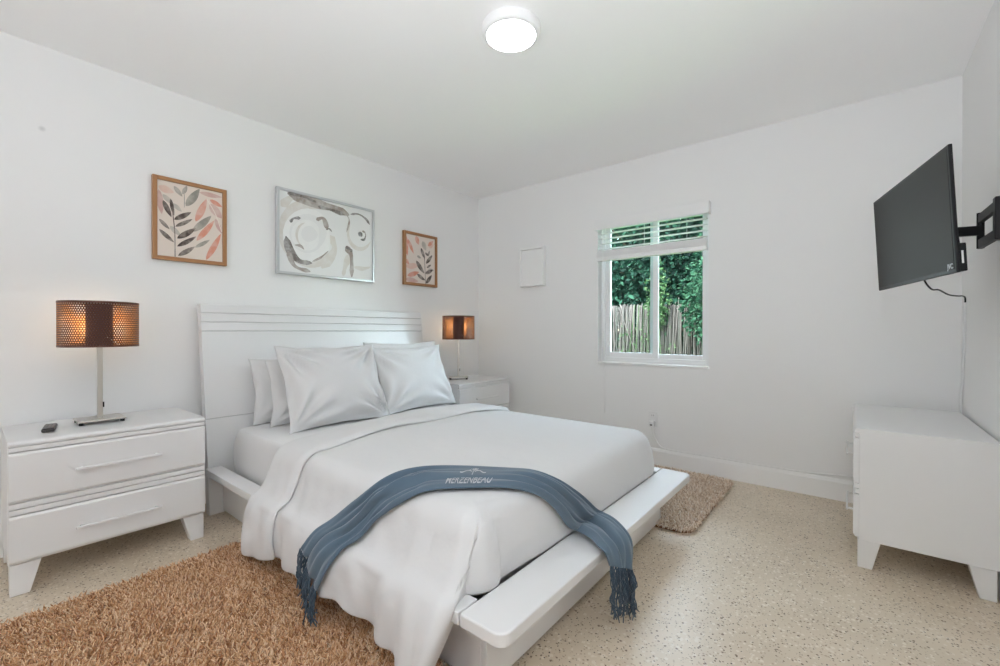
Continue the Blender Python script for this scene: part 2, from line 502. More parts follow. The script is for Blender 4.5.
# ================================================================== WINDOW BLIND
t = thing('window_blind', 'white slatted blind drawn up over the window', 'blind', (WX0, 0, 0))
bw = ww
bm = bmesh.new()
bx(bm, (-.004, -.062, 1.900), (bw+.016, -.048, 1.990))             # face board
bx(bm, (-.004, -.048, 1.900), (.008, -.001, 1.990)); bx(bm, (bw+.004, -.048, 1.900), (bw+.016, -.001, 1.990))
obj('valance', bm, M['slat'], t, bevel=.003)
box('headrail', (.012, -.044, 1.945), (bw-.004, .0, 1.985), M['slat'], t, bevel=.002)
for i in range(4):
    z = 1.738+i*.043
    bm = bmesh.new()
    prism(bm, [(-.045, z+.0035), (-.02, z+.007), (.005, z+.0045), (.005, z+.0015), (-.02, z+.004), (-.045, z)], 'x', .010, bw-.006)
    obj('slat', bm, M['slat'], t)
bm = bmesh.new()
for i in range(14): bx(bm, (.010, -.045, 1.668+i*.0042), (bw-.006, .005, 1.668+i*.0042+.0034))
obj('slat_stack', bm, M['slat'], t)
box('bottom_rail', (.006, -.048, 1.640), (bw-.004, .008, 1.668), M['slat'], t, bevel=.003)
for xx in (.12, bw*.5-.02, bw-.14):
    tube('ladder_cord', [(xx, -.046, 1.66), (xx, -.046, 1.8), (xx, -.046, 1.93)], .0014, M['slat'], t, n=4, sides=5)
tube('tilt_wand', [(.068, -.052, 1.91), (.069, -.050, 1.2), (.070, -.018, .76), (.070, -.012, .36)], .0028, M['slat'], t, n=20, sides=6)

# ================================================================== WALL PANEL, OUTLET
t = thing('breaker_panel', 'white metal breaker panel cover on the back wall left of the window', 'electrical panel', (.57, 0, 1.475))
pw, ph = .275, .365
bm = frame_bm(0, pw, 0, ph, .018, -.052, -.0005); obj('panel_frame', bm, M['trim'], t, bevel=.004)
bm = bmesh.new(); bx(bm, (.020, -.040, .020), (pw-.020, -.004, ph-.020)); d_ = obj('panel_door', bm, M['trim'], t, bevel=.003)
box('door_latch', (pw-.05, -.045, ph*.5-.015), (pw-.040, -.039, ph*.5+.015), M['trim'], d_, bevel=.002)

t = thing('wall_outlet', 'white wall outlet low on the back wall under the window', 'outlet', (1.847, 0, .36))
bm = bmesh.new(); bx(bm, (-.036, -.006, -.058), (.036, -.0005, .058)); obj('cover_plate', bm, M['plug'], t, bevel=.003)
for z in (.027, -.027):
    bm = bmesh.new(); bx(bm, (-.017, -.0085, z-.015), (.017, -.005, z+.015)); rc = obj('receptacle', bm, M['plug'], t, bevel=.002)
    for sx in (-.007, .007):
        bm = bmesh.new(); bx(bm, (sx-.001, -.0092, z-.005), (sx+.001, -.008, z+.006)); obj('socket_slot', bm, M['slot'], rc)
t = thing('plug_adapter', 'small white plug adapter in the outlet under the window', 'plug', (1.847, -.009, .325))
box('adapter_body', (-.022, -.035, -.022), (.022, -.0005, .022), M['plug'], t, bevel=.005)
bm = bmesh.new(); bx(bm, (-.009, -.0362, -.012), (.008, -.0345, -.002)); obj('adapter_port', bm, M['slot'], t)

# ================================================================== NIGHTSTANDS AND DRESSER
def chest(root, D, Wd, H, leg_h, drawers, hlen):
    """local frame: back at x=0, front faces +x at x=D, width along y 0..Wd"""
    Z = leg_h
    # carcass with rounded top front edge
    bm = bmesh.new()
    prof = [(0, Z), (D-.016, Z), (D-.016, H-.022)]
    prof += [(D-.016, H-.02), (D-.002, H-.02)]
    for a in np.linspace(0, PI/2, 5): prof.append((D-.012+.012*math.cos(a), H-.012+.012*math.sin(a)))
    prof.append((0, H))
    prism(bm, prof, 'y', 0, Wd)
    obj('carcass', bm, M['lacquer'], root, bevel=.0025)
    # front rails (grooved bands) and drawers; z list from the top
    def band(z0, z1, x1=0.0):
        bm = bmesh.new(); bx(bm, (D-.017, .002, z0+.0022), (D+x1, Wd-.002, z1-.0022)); return bm
    for (z0, z1) in drawers['bands']:
        obj('grooved_rail', band(z0, z1, -.001), M['lacquer'], root, bevel=.002)
    for (z0, z1, hz) in drawers['drawers']:
        bm = bmesh.new()
        pr = [(D-.017, z0+.002), (D-.004, z0+.002), (D+.004, z0+.014), (D+.004, z1-.012), (D-.001, z1-.0025), (D-.017, z1-.0025)]
        prism(bm, pr, 'y', .002, Wd-.002)
        dr = obj('drawer', bm, M['lacquer'], root, bevel=.0015)
        c = Wd*.5+.003
        bm = bmesh.new()
        bx(bm, (D+.024, c-hlen/2, hz-.006), (D+.032, c+hlen/2, hz+.006))
        for s in (-1, 1): bx(bm, (D+.003, c+s*(hlen/2-.02)-.005, hz-.005), (D+.026, c+s*(hlen/2-.02)+.005, hz+.005))
        obj('handle', bm, M['lacquer'], dr, bevel=.0025)
    # four tapered legs
    for fx in (0, 1):
        for fy in (0, 1):
            bm = bmesh.new()
            y0, y1 = (0.004, .092) if fy == 0 else (Wd-.092, Wd-.004)
            yt0, yt1 = (0.004, .060) if fy == 0 else (Wd-.060, Wd-.004)
            x0, x1 = (.008, .085) if fx == 0 else (D-.09, D-.012)
            xb0, xb1 = (.008, .055) if fx == 0 else (D-.062, D-.012)
            vs = [bm.verts.new(p) for p in ((xb0, yt0, 0), (xb1, yt0, 0), (xb1, yt1, 0), (xb0, yt1, 0), (x0, y0, Z), (x1, y0, Z), (x1, y1, Z), (x0, y1, Z))]
            for f in ((0,3,2,1),(4,5,6,7),(0,1,5,4),(1,2,6,5),(2,3,7,6),(3,0,4,7)): bm.faces.new([vs[i] for i in f])
            obj('leg', bm, M['lacquer'], root, bevel=.003)

NS = {'bands': [(.571, .5925), (.345, .369), (.321, .345)],
      'drawers': [(.369, .571, .470), (.128, .321, .222)]}
def copy_tree(o, parent=None):
    c = o.copy(); COL.objects.link(c)
    if parent is not None: c.parent = parent
    for ch in list(o.children): copy_tree(ch, c)
    return c
ns1 = thing('nightstand', 'white two-drawer nightstand left of the bed, with the remote on it', 'nightstand', (.042, -3.320, 0), group='nightstands')
chest(ns1, .473, .667, .613, .124, NS, .295)
ns2 = copy_tree(ns1); ns2.location = (.09, -.866, 0)
ns2['label'] = 'white two-drawer nightstand in the far corner, half hidden behind the pillows'
ns1['group'] = 'nightstands'; ns2['group'] = 'nightstands'

# dresser against the right wall, front facing -x
dr = thing('dresser', 'white low dresser against the right wall under the television', 'dresser', (3.515, -.08, 0), PI)
DS = {'bands': [(.575, .597), (.349, .373), (.325, .349)],
      'drawers': [(.373, .575, .440), (.132, .325, .165)]}
chest(dr, .438, .84, .618, .124, DS, .30)

# ================================================================== BED
bed = thing('platform_bed', 'white lacquered platform bed with grooved headboard and wide ledge', 'bed', (0, 0, 0))
BY0, BY1 = -2.570, -.930
# headboard: gently raked panel, thicker at the foot
def hb_x(z): return .235-.150*(np.clip(z, 0, 1.3)/1.21)**1.15
HY0, HY1 = -2.548, -.868
HT = 1.213
zs = [0.0, .1, .2, .3, .4, .5, .538]
def hb_section(zlist, y0, y1, dx=0.0, thick=.055):
    bm = bmesh.new()
    poly = [(hb_x(z)+dx, z) for z in zlist]+[(max(.018, hb_x(z)-thick), z) for z in zlist[::-1]]
    prism(bm, poly, 'y', y0, y1); return bm
hb = obj('headboard', hb_section(zs, HY0, HY1), M['lacquer'], bed, bevel=.002)
obj('upper_panel', hb_section([.543, .65, .75, .85, .95, 1.048], HY0, HY1), M['lacquer'], hb, bevel=.002)
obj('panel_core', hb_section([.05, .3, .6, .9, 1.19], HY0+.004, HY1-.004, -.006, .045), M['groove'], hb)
for i in range(3):
    z0 = 1.051+i*.054; z1 = z0+.0525
    bm = bmesh.new()
    poly = [(hb_x(z0)-.002, z0), (hb_x(z0)+.003, z0+.004), (hb_x(z1)+.003, z1-.004), (hb_x(z1)-.002, z1), (max(.018, hb_x(z1)-.055), z1), (max(.018, hb_x(z0)-.055), z0)]
    prism(bm, poly, 'y', HY0, HY1)
    obj('grooved_band', bm, M['lacquer'], hb, bevel=.0015)
# plinth and ledge
def rbox2(bm, x0, x1, y0, y1, z0, z1, radii):
    """box with chosen rounded vertical corners, order (x0y0, x1y0, x1y1, x0y1)"""
    poly = []
    for (cx, cy, sx, sy, a0), r in zip(((x0, y0, 1, 1, PI), (x1, y0, -1, 1, 1.5*PI), (x1, y1, -1, -1, 0), (x0, y1, 1, -1, .5*PI)), radii):
        if r <= 0: poly.append((cx, cy)); continue
        for a in np.linspace(a0, a0+PI/2, 7): poly.append((cx+sx*r+r*math.cos(a), cy+sy*r+r*math.sin(a)))
    prism(bm, poly, 'z', z0, z1)
PY0, PY1, PX1 = -2.478, -1.02, 2.232
r_ = box('side_rail', (.225, PY0, .012), (PX1, PY0+.022, .236), M['lacquer'], bed, bevel=.002)
bm = bmesh.new(); rbox2(bm, .235, 2.2285, BY0, -2.488+.0, .237, .273, (.012, 0, 0, 0)); obj('ledge', bm, M['lacquer'], r_, bevel=.003)
r_ = box('side_rail', (.225, PY1-.022, .012), (PX1, PY1, .236), M['lacquer'], bed, bevel=.002)
bm = bmesh.new(); rbox2(bm, .24, 2.2285, -1.012, BY1, .237, .273, (0, 0, 0, .012)); obj('ledge', bm, M['lacquer'], r_, bevel=.003)
r_ = box('foot_rail', (PX1, PY0, .012), (PX1+.022, PY1, .236), M['lacquer'], bed, bevel=.002)
bm = bmesh.new(); rbox2(bm, 2.2325, 2.388, BY0, BY1, .236, .274, (.01, .035, .035, .01)); obj('foot_ledge', bm, M['lacquer'], r_, bevel=.005, seg=3)
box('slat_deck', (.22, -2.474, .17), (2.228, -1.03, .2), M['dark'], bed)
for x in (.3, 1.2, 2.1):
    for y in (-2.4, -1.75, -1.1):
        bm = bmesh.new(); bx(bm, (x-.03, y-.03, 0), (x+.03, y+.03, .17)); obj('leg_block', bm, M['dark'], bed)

# ---- mattress
MX0, MX1, MY0, MY1, MZ0, MZ1 = .262, 2.195, -2.455, -1.035, .201, .485
def rounded_slab(x0, x1, y0, y1, z0, z1, r, rz, puff, nx=60, ny=46):
    """soft mattress: superelliptic edges"""
    V = []; F = []
    prof = []   # (inset, z)
    for a in np.linspace(-PI/2, PI/2, 15):
        prof.append((r*(1-math.cos(a)), (z0+z1)/2+((z1-z0)/2)*math.sin(a)))
    def ring(ins, z, m=160):
        R = .07
        pts = []
        per = []
        X0, X1, Y0, Y1 = x0+ins, x1-ins, y0+ins, y1-ins
        R_ = max(.02, R-ins*.3)
        def seg(p, q, k):
            for i in range(k): per.append((p[0]+(q[0]-p[0])*i/k, p[1]+(q[1]-p[1])*i/k))
        def arc(c, a0, k):
            for i in range(k):
                a = a0+PI/2*i/k; per.append((c[0]+R_*math.cos(a), c[1]+R_*math.sin(a)))
        arc((X0+R_, Y0+R_), PI, 8); seg((X0+R_, Y0), (X1-R_, Y0), 40)
        arc((X1-R_, Y0+R_), 1.5*PI, 8); seg((X1, Y0+R_), (X1, Y1-R_), 32)
        arc((X1-R_, Y1-R_), 0, 8); seg((X1-R_, Y1), (X0+R_, Y1), 40)
        arc((X0+R_, Y1-R_), .5*PI, 8); seg((X0, Y1-R_), (X0, Y0+R_), 32)
        return [(x, y, z) for x, y in per]
    rings = [ring(i_, z) for i_, z in prof]
    m = len(rings[0])
    for rg in rings: V += rg
    k = len(rings)
    for i in range(k-1):
        for j in range(m): F.append((i*m+j, i*m+(j+1) % m, (i+1)*m+(j+1) % m, (i+1)*m+j))
    # cap rings converge to the middle
    last = np.array(rings[-1]); first = np.array(rings[0])
    cx, cy = (x0+x1)/2, (y0+y1)/2
    for base_i, rg, z, flip in ((k-1, last, z1, 0), (0, first, z0, 1)):
        prev = list(range(base_i*m, base_i*m+m))
        for s in (.8, .5, .2):
            st = len(V)
            for p in rg: V.append((cx+(p[0]-cx)*s, cy+(p[1]-cy)*s, z+(0 if flip else puff*(1-s))))
            cur = list(range(st, st+m))
            for j in range(m):
                q = (prev[j], prev[(j+1) % m], cur[(j+1) % m], cur[j]); F.append(q[::-1] if flip else q)
            prev = cur
        F.append(prev[::-1] if flip else prev)
    return V, F
V, F = rounded_slab(MX0, MX1, MY0, MY1, MZ0, MZ1, .035, .1, .012)
mt = raw('mattress', V, F, M['sheet'])
tag(mt, 'mattress in a white fitted sheet, bare at the pillow end of the bed', 'mattress')

# ---- duvet: top sheet with a skirt all round
CX, CY0, CY1, ZT = 2.115, -2.392, -1.095, .497
def crown(x, y):
    e = 1-np.clip(np.abs((y-(CY0+CY1)/2)/((CY1-CY0)/2)), 0, 1)**2.5
    e = e*smoothstep((CX-x)/.30)
    w = .0045*np.sin(5.1*x+2.3*y)+.0035*np.sin(9.3*y-4.0*x+1)+.003*np.sin(13*x+7*y)
    return ZT+.030*e+w*e
NEAR = np.array([(0, 0), (.045, -.008), (.085, -.040), (.112, -.105), (.150, -.175), (.190, -.212), (.212, -.250), (.222, -.320), (.226, -.440)])
FOOT = np.array([(0, 0), (.045, -.010), (.078, -.038), (.096, -.080), (.107, -.120), (.113, -.160), (.113, -.190), (.110, -.210), (.107, -.224)])
NR = 26
def prof_sample(P, n=NR):
    d = np.r_[0, np.cumsum(np.linalg.norm(np.diff(P, axis=0), axis=1))]
    Q = catmull(P, 200); dd = np.r_[0, np.cumsum(np.linalg.norm(np.diff(Q, axis=0), axis=1))]
    s = np.linspace(0, dd[-1], n)
    return np.c_[np.interp(s, dd, Q[:, 0]), np.interp(s, dd, Q[:, 1])]
near_s, foot_s = prof_sample(NEAR), prof_sample(FOOT)
rho = np.linspace(0, 1, NR)
HX0 = .958
def skirt_near(x, extra=0.0, hem=None):
    """points down the near side of the bed at lengthwise position x"""
    p = near_s.copy()
    # hem height changes along the bed
    hz = np.interp(x, [.85, 1.2, 1.4, 1.7, 2.0, 2.12], [.060, .105, .105, .130, .085, .045])
    k = (ZT-hz)/(.440)
    low = np.clip((-p[:, 1]-.2)/.24, 0, 1)
    z = ZT+p[:, 1]-low*(.44*(k-1))
    fold = (.012*np.sin(19*x+.6)+.008*np.sin(41*x+2.2+2*rho)+.007*np.sin(11*x+3.0))*rho**1.6*1.0
    fold += (.0035*np.sin(37*x+9*rho+1)+.003*np.sin(63*x-14*rho))*rho*(1.2-rho)*1.6+.004*np.sin(26*x+11*rho)*np.exp(-((rho-.55)/.2)**2)
    fold += .012*np.sin(44*x+4*rho)*rho**1.2*np.exp(-((x-1.98)/.17)**2)
    fold *= smoothstep((x-.85)/.25)*.75+.25
    fold += .010*np.exp(-((x-1.98-.12*rho)/.05)**2)*rho + .008*np.exp(-((x-1.68+.05*rho)/.04)**2)*rho
    out = p[:, 0]+fold+extra
    out = np.where(z < .30, np.maximum(out, .190+.010+extra), out)
    return np.c_[np.full(NR, x), CY0-out, z]
def duvet_mesh():
    rows = []                                      # perimeter columns: each NR points, starting at its inner-border point
    xs = np.linspace(HX0, CX, 70)
    for x in xs: rows.append(skirt_near(x))
    # corner at the near foot: the cloth hangs as a fold, then tucks behind it
    near_end = skirt_near(CX)
    nr = np.c_[CY0-near_end[:, 1], near_end[:, 2]]
    for th in np.radians(np.linspace(2, 88, 44)):
        deg = math.degrees(th)
        ear = 1+.16*math.exp(-((deg-21)/9)**2)
        tip = np.interp(rho, [0, .3, .5, .7, 1], [62, 44, 31, 25, 21])      # the fold line runs slantwise
        t = smoothstep((deg-tip)/12.0)
        a = nr.copy(); a[:, 0] = a[:, 0]*(1+(ear-1)*rho)
        a[:, 1] = a[:, 1] - .02*rho**2*math.exp(-((deg-18)/10)**2)
        f = np.c_[foot_s[:, 0]*(1+.12*math.sin(2*th)), ZT+foot_s[:, 1]]
        p = a*(1-t)[:, None]+f*t[:, None]
        sway = (1-t)*min(1, deg/22)*(.018*np.sin(PI*rho)-.085*rho**2)
        rows.append(np.c_[CX+p[:, 0]*math.sin(th)+sway, CY0-p[:, 0]*math.cos(th), p[:, 1]])
    ys = CY0+(CY1-CY0)*np.linspace(0, 1, 100)**1.6
    for y in ys:
        sag = .004*np.sin(17*y)*rho*(1-rho)*4
        col = np.c_[CX+foot_s[:, 0]+sag, np.full(NR, y), ZT+foot_s[:, 1]]
        col[:, 0] -= .014*math.exp(-((y-CY0)/.20)**2)*np.clip((.36-col[:, 2])/.08, 0, 1)
        rows.append(col)
    for th in np.radians(np.linspace(6, 84, 12)):
        rows.append(np.c_[CX+foot_s[:, 0]*math.cos(th), CY1+foot_s[:, 0]*math.sin(th)*.9, ZT+foot_s[:, 1]])
    for x in xs[::-1]:
        rows.append(np.c_[np.full(NR, x), CY1+foot_s[:, 0]*.9, ZT+foot_s[:, 1]])
    P = np.array(rows)
    # lift inner border to the crown
    lift = (1-smoothstep(rho/.3))
    V = P.reshape(-1, 3).tolist(); F = []
    nP = len(rows)
    for i in range(nP-1):
        for j in range(NR-1):
            F.append((i*NR+j, (i+1)*NR+j, (i+1)*NR+j+1, i*NR+j+1))
    # top grid
    base = len(V); nx, ny = 70, 100
    for x in xs:
        for y in ys: V.append((x, y, float(crown(x, y))))
    for i in range(nx-1):
        for j in range(ny-1):
            F.append((base+i*ny+j, base+(i+1)*ny+j, base+(i+1)*ny+j+1, base+i*ny+j+1))
    return V, F
V, F = duvet_mesh()
duvet = raw('duvet', V, F, M['fabric'])
bm = bmesh.new(); bm.from_mesh(duvet.data); bmesh.ops.remove_doubles(bm, verts=bm.verts, dist=.0009)
bmesh.ops.recalc_face_normals(bm, faces=bm.faces)
bm.to_mesh(duvet.data); bm.free(); duvet.data.shade_smooth()
md = duvet.modifiers.new('thick', 'SOLIDIFY'); md.thickness = .010; md.offset = 1.0
md = duvet.modifiers.new('soft', 'SUBSURF'); md.levels = 1; md.render_levels = 1
tag(duvet, 'white duvet over the bed, hanging to the rug on its near side', 'duvet')

# turned-down cuff at the head end
def cuff_mesh():
    rows = []
    xs = np.linspace(.950, 1.205, 26)
    for i, x in enumerate(xs):
        e = min(1, (i/3.0)) * min(1, (len(xs)-1-i)/2.0)
        th = .0095+.014*e+.003*e*math.sin(x*23)
        s = skirt_near(x, th*.8)
        s[:, 2] += .5*th*(1-rho)+.004
        s[-1, 2] -= .01
        # the hem at the bottom bunches a little
        s[:, 1] -= .006*np.exp(-((rho-.88)/.09)**2)*(1+.6*math.sin(31*x))
        top = [(x, y, float(crown(x, y))+th*.9+.004*math.sin(9*y+6*x)) for y in np.linspace(CY0+.02, CY1, 50)]
        far = [(x, CY1+p[0]*.9+th, ZT+p[1]+.5*th) for p in foot_s[::3]]
        # blend the inner border of the near skirt to the top
        rows.append(np.array(s[::-1].tolist()+top+far))
    P = np.array(rows); k = P.shape[1]
    F = []
    for i in range(len(rows)-1):
        for j in range(k-1): F.append((i*k+j, i*k+j+1, (i+1)*k+j+1, (i+1)*k+j))
    return P.reshape(-1, 3).tolist(), F
V, F = cuff_mesh()
cuff = raw('turned_down_cuff', V, F, M['fabric'], duvet)
md = cuff.modifiers.new('thick', 'SOLIDIFY'); md.thickness = .014; md.offset = -1.0
md = cuff.modifiers.new('soft', 'SUBSURF'); md.levels = 1; md.render_levels = 1

# ---- pillows
def pillow(label, c, w, h, t, tilt, yaw=0.0, seed=0, flange=.03, wr=1.0, roll=0.0):
    """c: middle of the lower edge; w along y, h up the slope, tilt leans the top towards the headboard"""
    r = np.random.default_rng(seed)
    n = 44; u = np.linspace(-1, 1, n); V = []; F = []
    ph = r.uniform(0, 6, 8)
    def surf(side):
        for i, a in enumerate(u):
            for j, b_ in enumerate(u):
                # concave edges between pulled-out corners
                ex = 1-.075*(1-b_*b_)**1.0*abs(a)**3
                ey = 1-.085*(1-a*a)**1.0*abs(b_)**3
                Y = a*w/2*ex; Zz = b_*h/2*ey
                k = max(0, 1-abs(a)/(1-flange))**.55*max(0, 1-abs(b_)/(1-flange))**.55 if False else \
                    (max(0, 1-(abs(a)/(1-flange))**2.6)*max(0, 1-(abs(b_)/(1-flange))**2.6))**.62
                low = 1+.22*(-b_)                   # filling sinks
                X = side*t/2*k*low
                # wrinkles that run out of the corners
                for (ca, cb, p_) in ((-1, 1, ph[0]), (1, 1, ph[1]), (-1, -1, ph[2]), (1, -1, ph[3])):
                    da, db = a-ca, b_-cb; d = math.hypot(da, db)+1e-6; an = math.atan2(db, da)
                    X += side*wr*.0095*math.sin(an*13+p_)*math.exp(-((d-.55)/.42)**2)*min(1, k*3)
                X += side*.006*math.sin(3.1*a+ph[4])*math.sin(2.7*b_+ph[5])*k
                if k < .02: X += .007*math.sin(9*a+7*b_+ph[6])+side*.0015
                V.append((X, Y, Zz))
    surf(1); surf(-1)
    for s in (0, 1):
        o_ = s*n*n
        for i in range(n-1):
            for j in range(n-1):
                q = (o_+i*n+j, o_+(i+1)*n+j, o_+(i+1)*n+j+1, o_+i*n+j+1)
                F.append(q if s == 0 else q[::-1])
    rim = [(i, 0) for i in range(n)]+[(n-1, j) for j in range(1, n)]+[(i, n-1) for i in range(n-2, -1, -1)]+[(0, j) for j in range(n-2, 0, -1)]
    for k_ in range(len(rim)):
        a0 = rim[k_]; a1 = rim[(k_+1) % len(rim)]
        F.append((a0[0]*n+a0[1], n*n+a0[0]*n+a0[1], n*n+a1[0]*n+a1[1], a1[0]*n+a1[1]))
    V = np.array(V)
    Rm = np.array((Matrix.Rotation(yaw, 3, 'Z') @ Matrix.Rotation(-tilt, 3, 'Y') @ Matrix.Rotation(roll, 3, 'X')))
    V = V+np.array([0, 0, h/2])
    o = raw('pillow', V, F, M['fabric'])
    o.location = c
    o.rotation_euler = Matrix(Rm.tolist()).to_euler()
    bm = bmesh.new(); bm.from_mesh(o.data); bmesh.ops.recalc_face_normals(bm, faces=bm.faces); bm.to_mesh(o.data); bm.free()
    o.data.shade_smooth()
    tag(o, label, 'pillow', 'bed pillows')
    return o
pillow('white pillow against the headboard at the near end, rearmost of its stack', (.300, -1.985, .488), .72, .40, .13, math.radians(9), seed=1, wr=.5)
pillow('white pillow standing second in the near stack, between rear pillow and front pillow', (.445, -1.955, .490), .70, .395, .13, math.radians(10), seed=2, wr=.6)
pillow('large white square pillow at the front of the near stack, creased at its left corner', (.700, -1.980, .486), .65, .525, .19, math.radians(25), yaw=math.radians(-3), seed=3, wr=2.6)
pillow('white pillow against the headboard at the far end, hidden behind the far front pillow', (.300, -1.290, .488), .70, .44, .13, math.radians(9), seed=4, wr=.5)
pillow('white pillow in the far stack whose corner peeks above the front pillow', (.440, -1.270, .490), .70, .49, .13, math.radians(12), seed=5, wr=.6)
pillow('large white square pillow at the front of the far stack beside the lit lamp', (.665, -1.335, .488), .68, .49, .19, math.radians(23), yaw=math.radians(2), seed=6, wr=1.4)

# ================================================================== THROW
up = [(1.487, -2.634, .248), (1.550, -2.575, .334), (1.669, -2.512, .435), (1.748, -2.446, .500), (1.792, -2.356, .523), (1.847, -2.28, .525), (1.958, -2.175, .527), (2.086, -2.09, .524), (2.190, -2.031, .508), (2.232, -1.927, .431), (2.242, -1.839, .356), (2.262, -1.780, .300), (2.330, -1.790, .290), (2.402, -1.825, .262), (2.412, -1.835, .214), (2.414, -1.855, .160)]
lo = [(1.652, -2.655, .160), (1.690, -2.640, .235), (1.738, -2.590, .312), (1.802, -2.528, .399), (1.895, -2.485, .462), (1.972, -2.435, .500), (2.070, -2.355, .516), (2.170, -2.250, .518), (2.219, -2.182, .490), (2.230, -2.101, .411), (2.238, -2.031, .335), (2.262, -1.978, .290), (2.336, -2.002, .290), (2.385, -2.045, .290), (2.404, -2.050, .280), (2.412, -2.040, .245)]
NU, NT = 120, 26
U = catmull(up, NU); L = catmull(lo, NU)
tt = np.linspace(0, 1, NT)
G = U[:, None, :]*(1-tt)[None, :, None]+L[:, None, :]*tt[None, :, None]
du = np.gradient(G, axis=0); dt = np.gradient(G, axis=1)
N = np.cross(du, dt); N /= np.linalg.norm(N, axis=2)[..., None]+1e-9
if N[NU//2, NT//2, 2] < 0: N = -N
ss = np.linspace(0, 1, NU)[:, None]; T_ = tt[None, :]
edge = np.clip(np.minimum(T_, 1-T_)*9, 0, 1)
folds = .008+.013*np.sin(2*PI*(2.1*T_+.55*ss)+.5)*edge+.008*np.sin(2*PI*(4.3*T_-1.2*ss)+1.7)*edge+.004*np.sin(2*PI*(7.3*T_+2*ss))
bulge = .010*np.sin(PI*T_)
# loose slack where the throw dives over the corner
calm = 1-.75*np.exp(-((ss-.40)/.09)**2)      # smoothed flat where the writing is
from mathutils.bvhtree import BVHTree
dg0 = bpy.context.evaluated_depsgraph_get(); dg0.update()
bv = BVHTree.FromObject(duvet, dg0)
for i in range(NU):
    for j in range(NT):
        q, nq, _, dist = bv.find_nearest(Vector(G[i, j]))
        if q is None or dist > .07: continue
        nv = Vector(N[i, j])
        if nq.dot(nv) < 0: nq = -nq
        k = 1-smoothstep((i/NU-.60)/.10)
        G[i, j] = G[i, j]*(1-k)+np.array(q+nq*.004)*k
for _ in range(3):
    G[1:-1, 1:-1] = .5*G[1:-1, 1:-1]+.125*(G[:-2, 1:-1]+G[2:, 1:-1]+G[1:-1, :-2]+G[1:-1, 2:])
du = np.gradient(G, axis=0); dt = np.gradient(G, axis=1)
N2 = np.cross(du, dt); N2 /= np.linalg.norm(N2, axis=2)[..., None]+1e-9
N = np.where((N2*N).sum(2)[..., None] < 0, -N2, N2)
G = G+N*(folds*.8*calm+bulge+.009)[..., None]
THROW_G, THROW_N = G, N
V = G.reshape(-1, 3); F = []
for i in range(NU-1):
    for j in range(NT-1): F.append((i*NT+j, (i+1)*NT+j, (i+1)*NT+j+1, i*NT+j+1))
throw = raw('throw_blanket', V, F, M['throw'])
md = throw.modifiers.new('thick', 'SOLIDIFY'); md.thickness = .007; md.offset = 0
md = throw.modifiers.new('soft', 'SUBSURF'); md.levels = 1; md.render_levels = 1
tag(throw, 'slate blue fringed throw draped over the foot corner of the bed', 'throw')
def fringe(end, count, length, zmin, out):
    row = G[0] if end == 0 else G[-1]
    nrm = N[0] if end == 0 else N[-1]
    for k in range(count):
        f = (k+.5)/count*(NT-1); i = int(f); a = f-i
        p = row[i]*(1-a)+row[min(i+1, NT-1)]*a
        r = np.random.default_rng(100*end+k)
        ln = length*r.uniform(.8, 1.15); ln = min(ln, p[2]-zmin)
        parts = []
        for q in range(4):
            d = r.normal(0, .007, 3)
            pts = [p+np.array(out)*.002, p+np.array(out)*.008+d+np.array((0, 0, -ln*.35)), p+np.array(out)*.010-d*.8+np.array((0, 0, -ln*.7)), p+np.array(out)*.008+d*1.5+np.array((0, 0, -ln))]
            path = catmull(pts, 12)
            path[:, :2] += .0018*np.sin(np.linspace(0, 14, 12)+q)[:, None]
            parts.append(tube_np(path, .0021, 5))
        v, f_ = merge_parts(parts)
        raw('tassel', v, f_, M['fringe'], throw)
fringe(0, 20, .12, .05, (-.6, -1.0, 0))
fringe(1, 22, .15, .02, (1.0, 0, 0))
# embroidered name and palm emblem, lifted onto the cloth
SU, SV = 42.7, 51.3          # range of strip stations used by the writing
def on_throw(x, y, lift=.0085):
    """x 0..1 along the writing, y 0..1 across the strip"""
    s = SU+x*(SV-SU); t_ = (1-y)*(NT-1)
    i, j = int(min(NU-2, s)), int(min(NT-2, max(0, t_))); a, b_ = s-i, t_-j
    P = (G[i, j]*(1-a)+G[i+1, j]*a)*(1-b_)+(G[i, j+1]*(1-a)+G[i+1, j+1]*a)*b_
    return P+N[i, j]*lift
cu = bpy.data.curves.new('lettering', 'FONT'); cu.body = 'MERZENBEAU'; cu.align_x = 'CENTER'; cu.size = 1.0; cu.offset = .004
to = bpy.data.objects.new('lettering_source', cu); COL.objects.link(to)
bpy.context.view_layer.update()
dg = bpy.context.evaluated_depsgraph_get()
me = bpy.data.meshes.new_from_object(to.evaluated_get(dg))
bpy.data.objects.remove(to)
bm = bmesh.new(); bm.from_mesh(me); bpy.data.meshes.remove(me)
bmesh.ops.subdivide_edges(bm, edges=[e for e in bm.edges if e.calc_length() > .25], cuts=2)
xs_ = [v.co.x for v in bm.verts]; x0_, x1_ = min(xs_), max(xs_)
for v in bm.verts:
    fx = (v.co.x-x0_)/(x1_-x0_); v.co = Vector(on_throw(fx, .07+v.co.y*.36))
me = bpy.data.meshes.new('lettering'); bm.to_mesh(me); bm.free(); me.materials.append(M['logo'])
link(bpy.data.objects.new('lettering', me), throw)
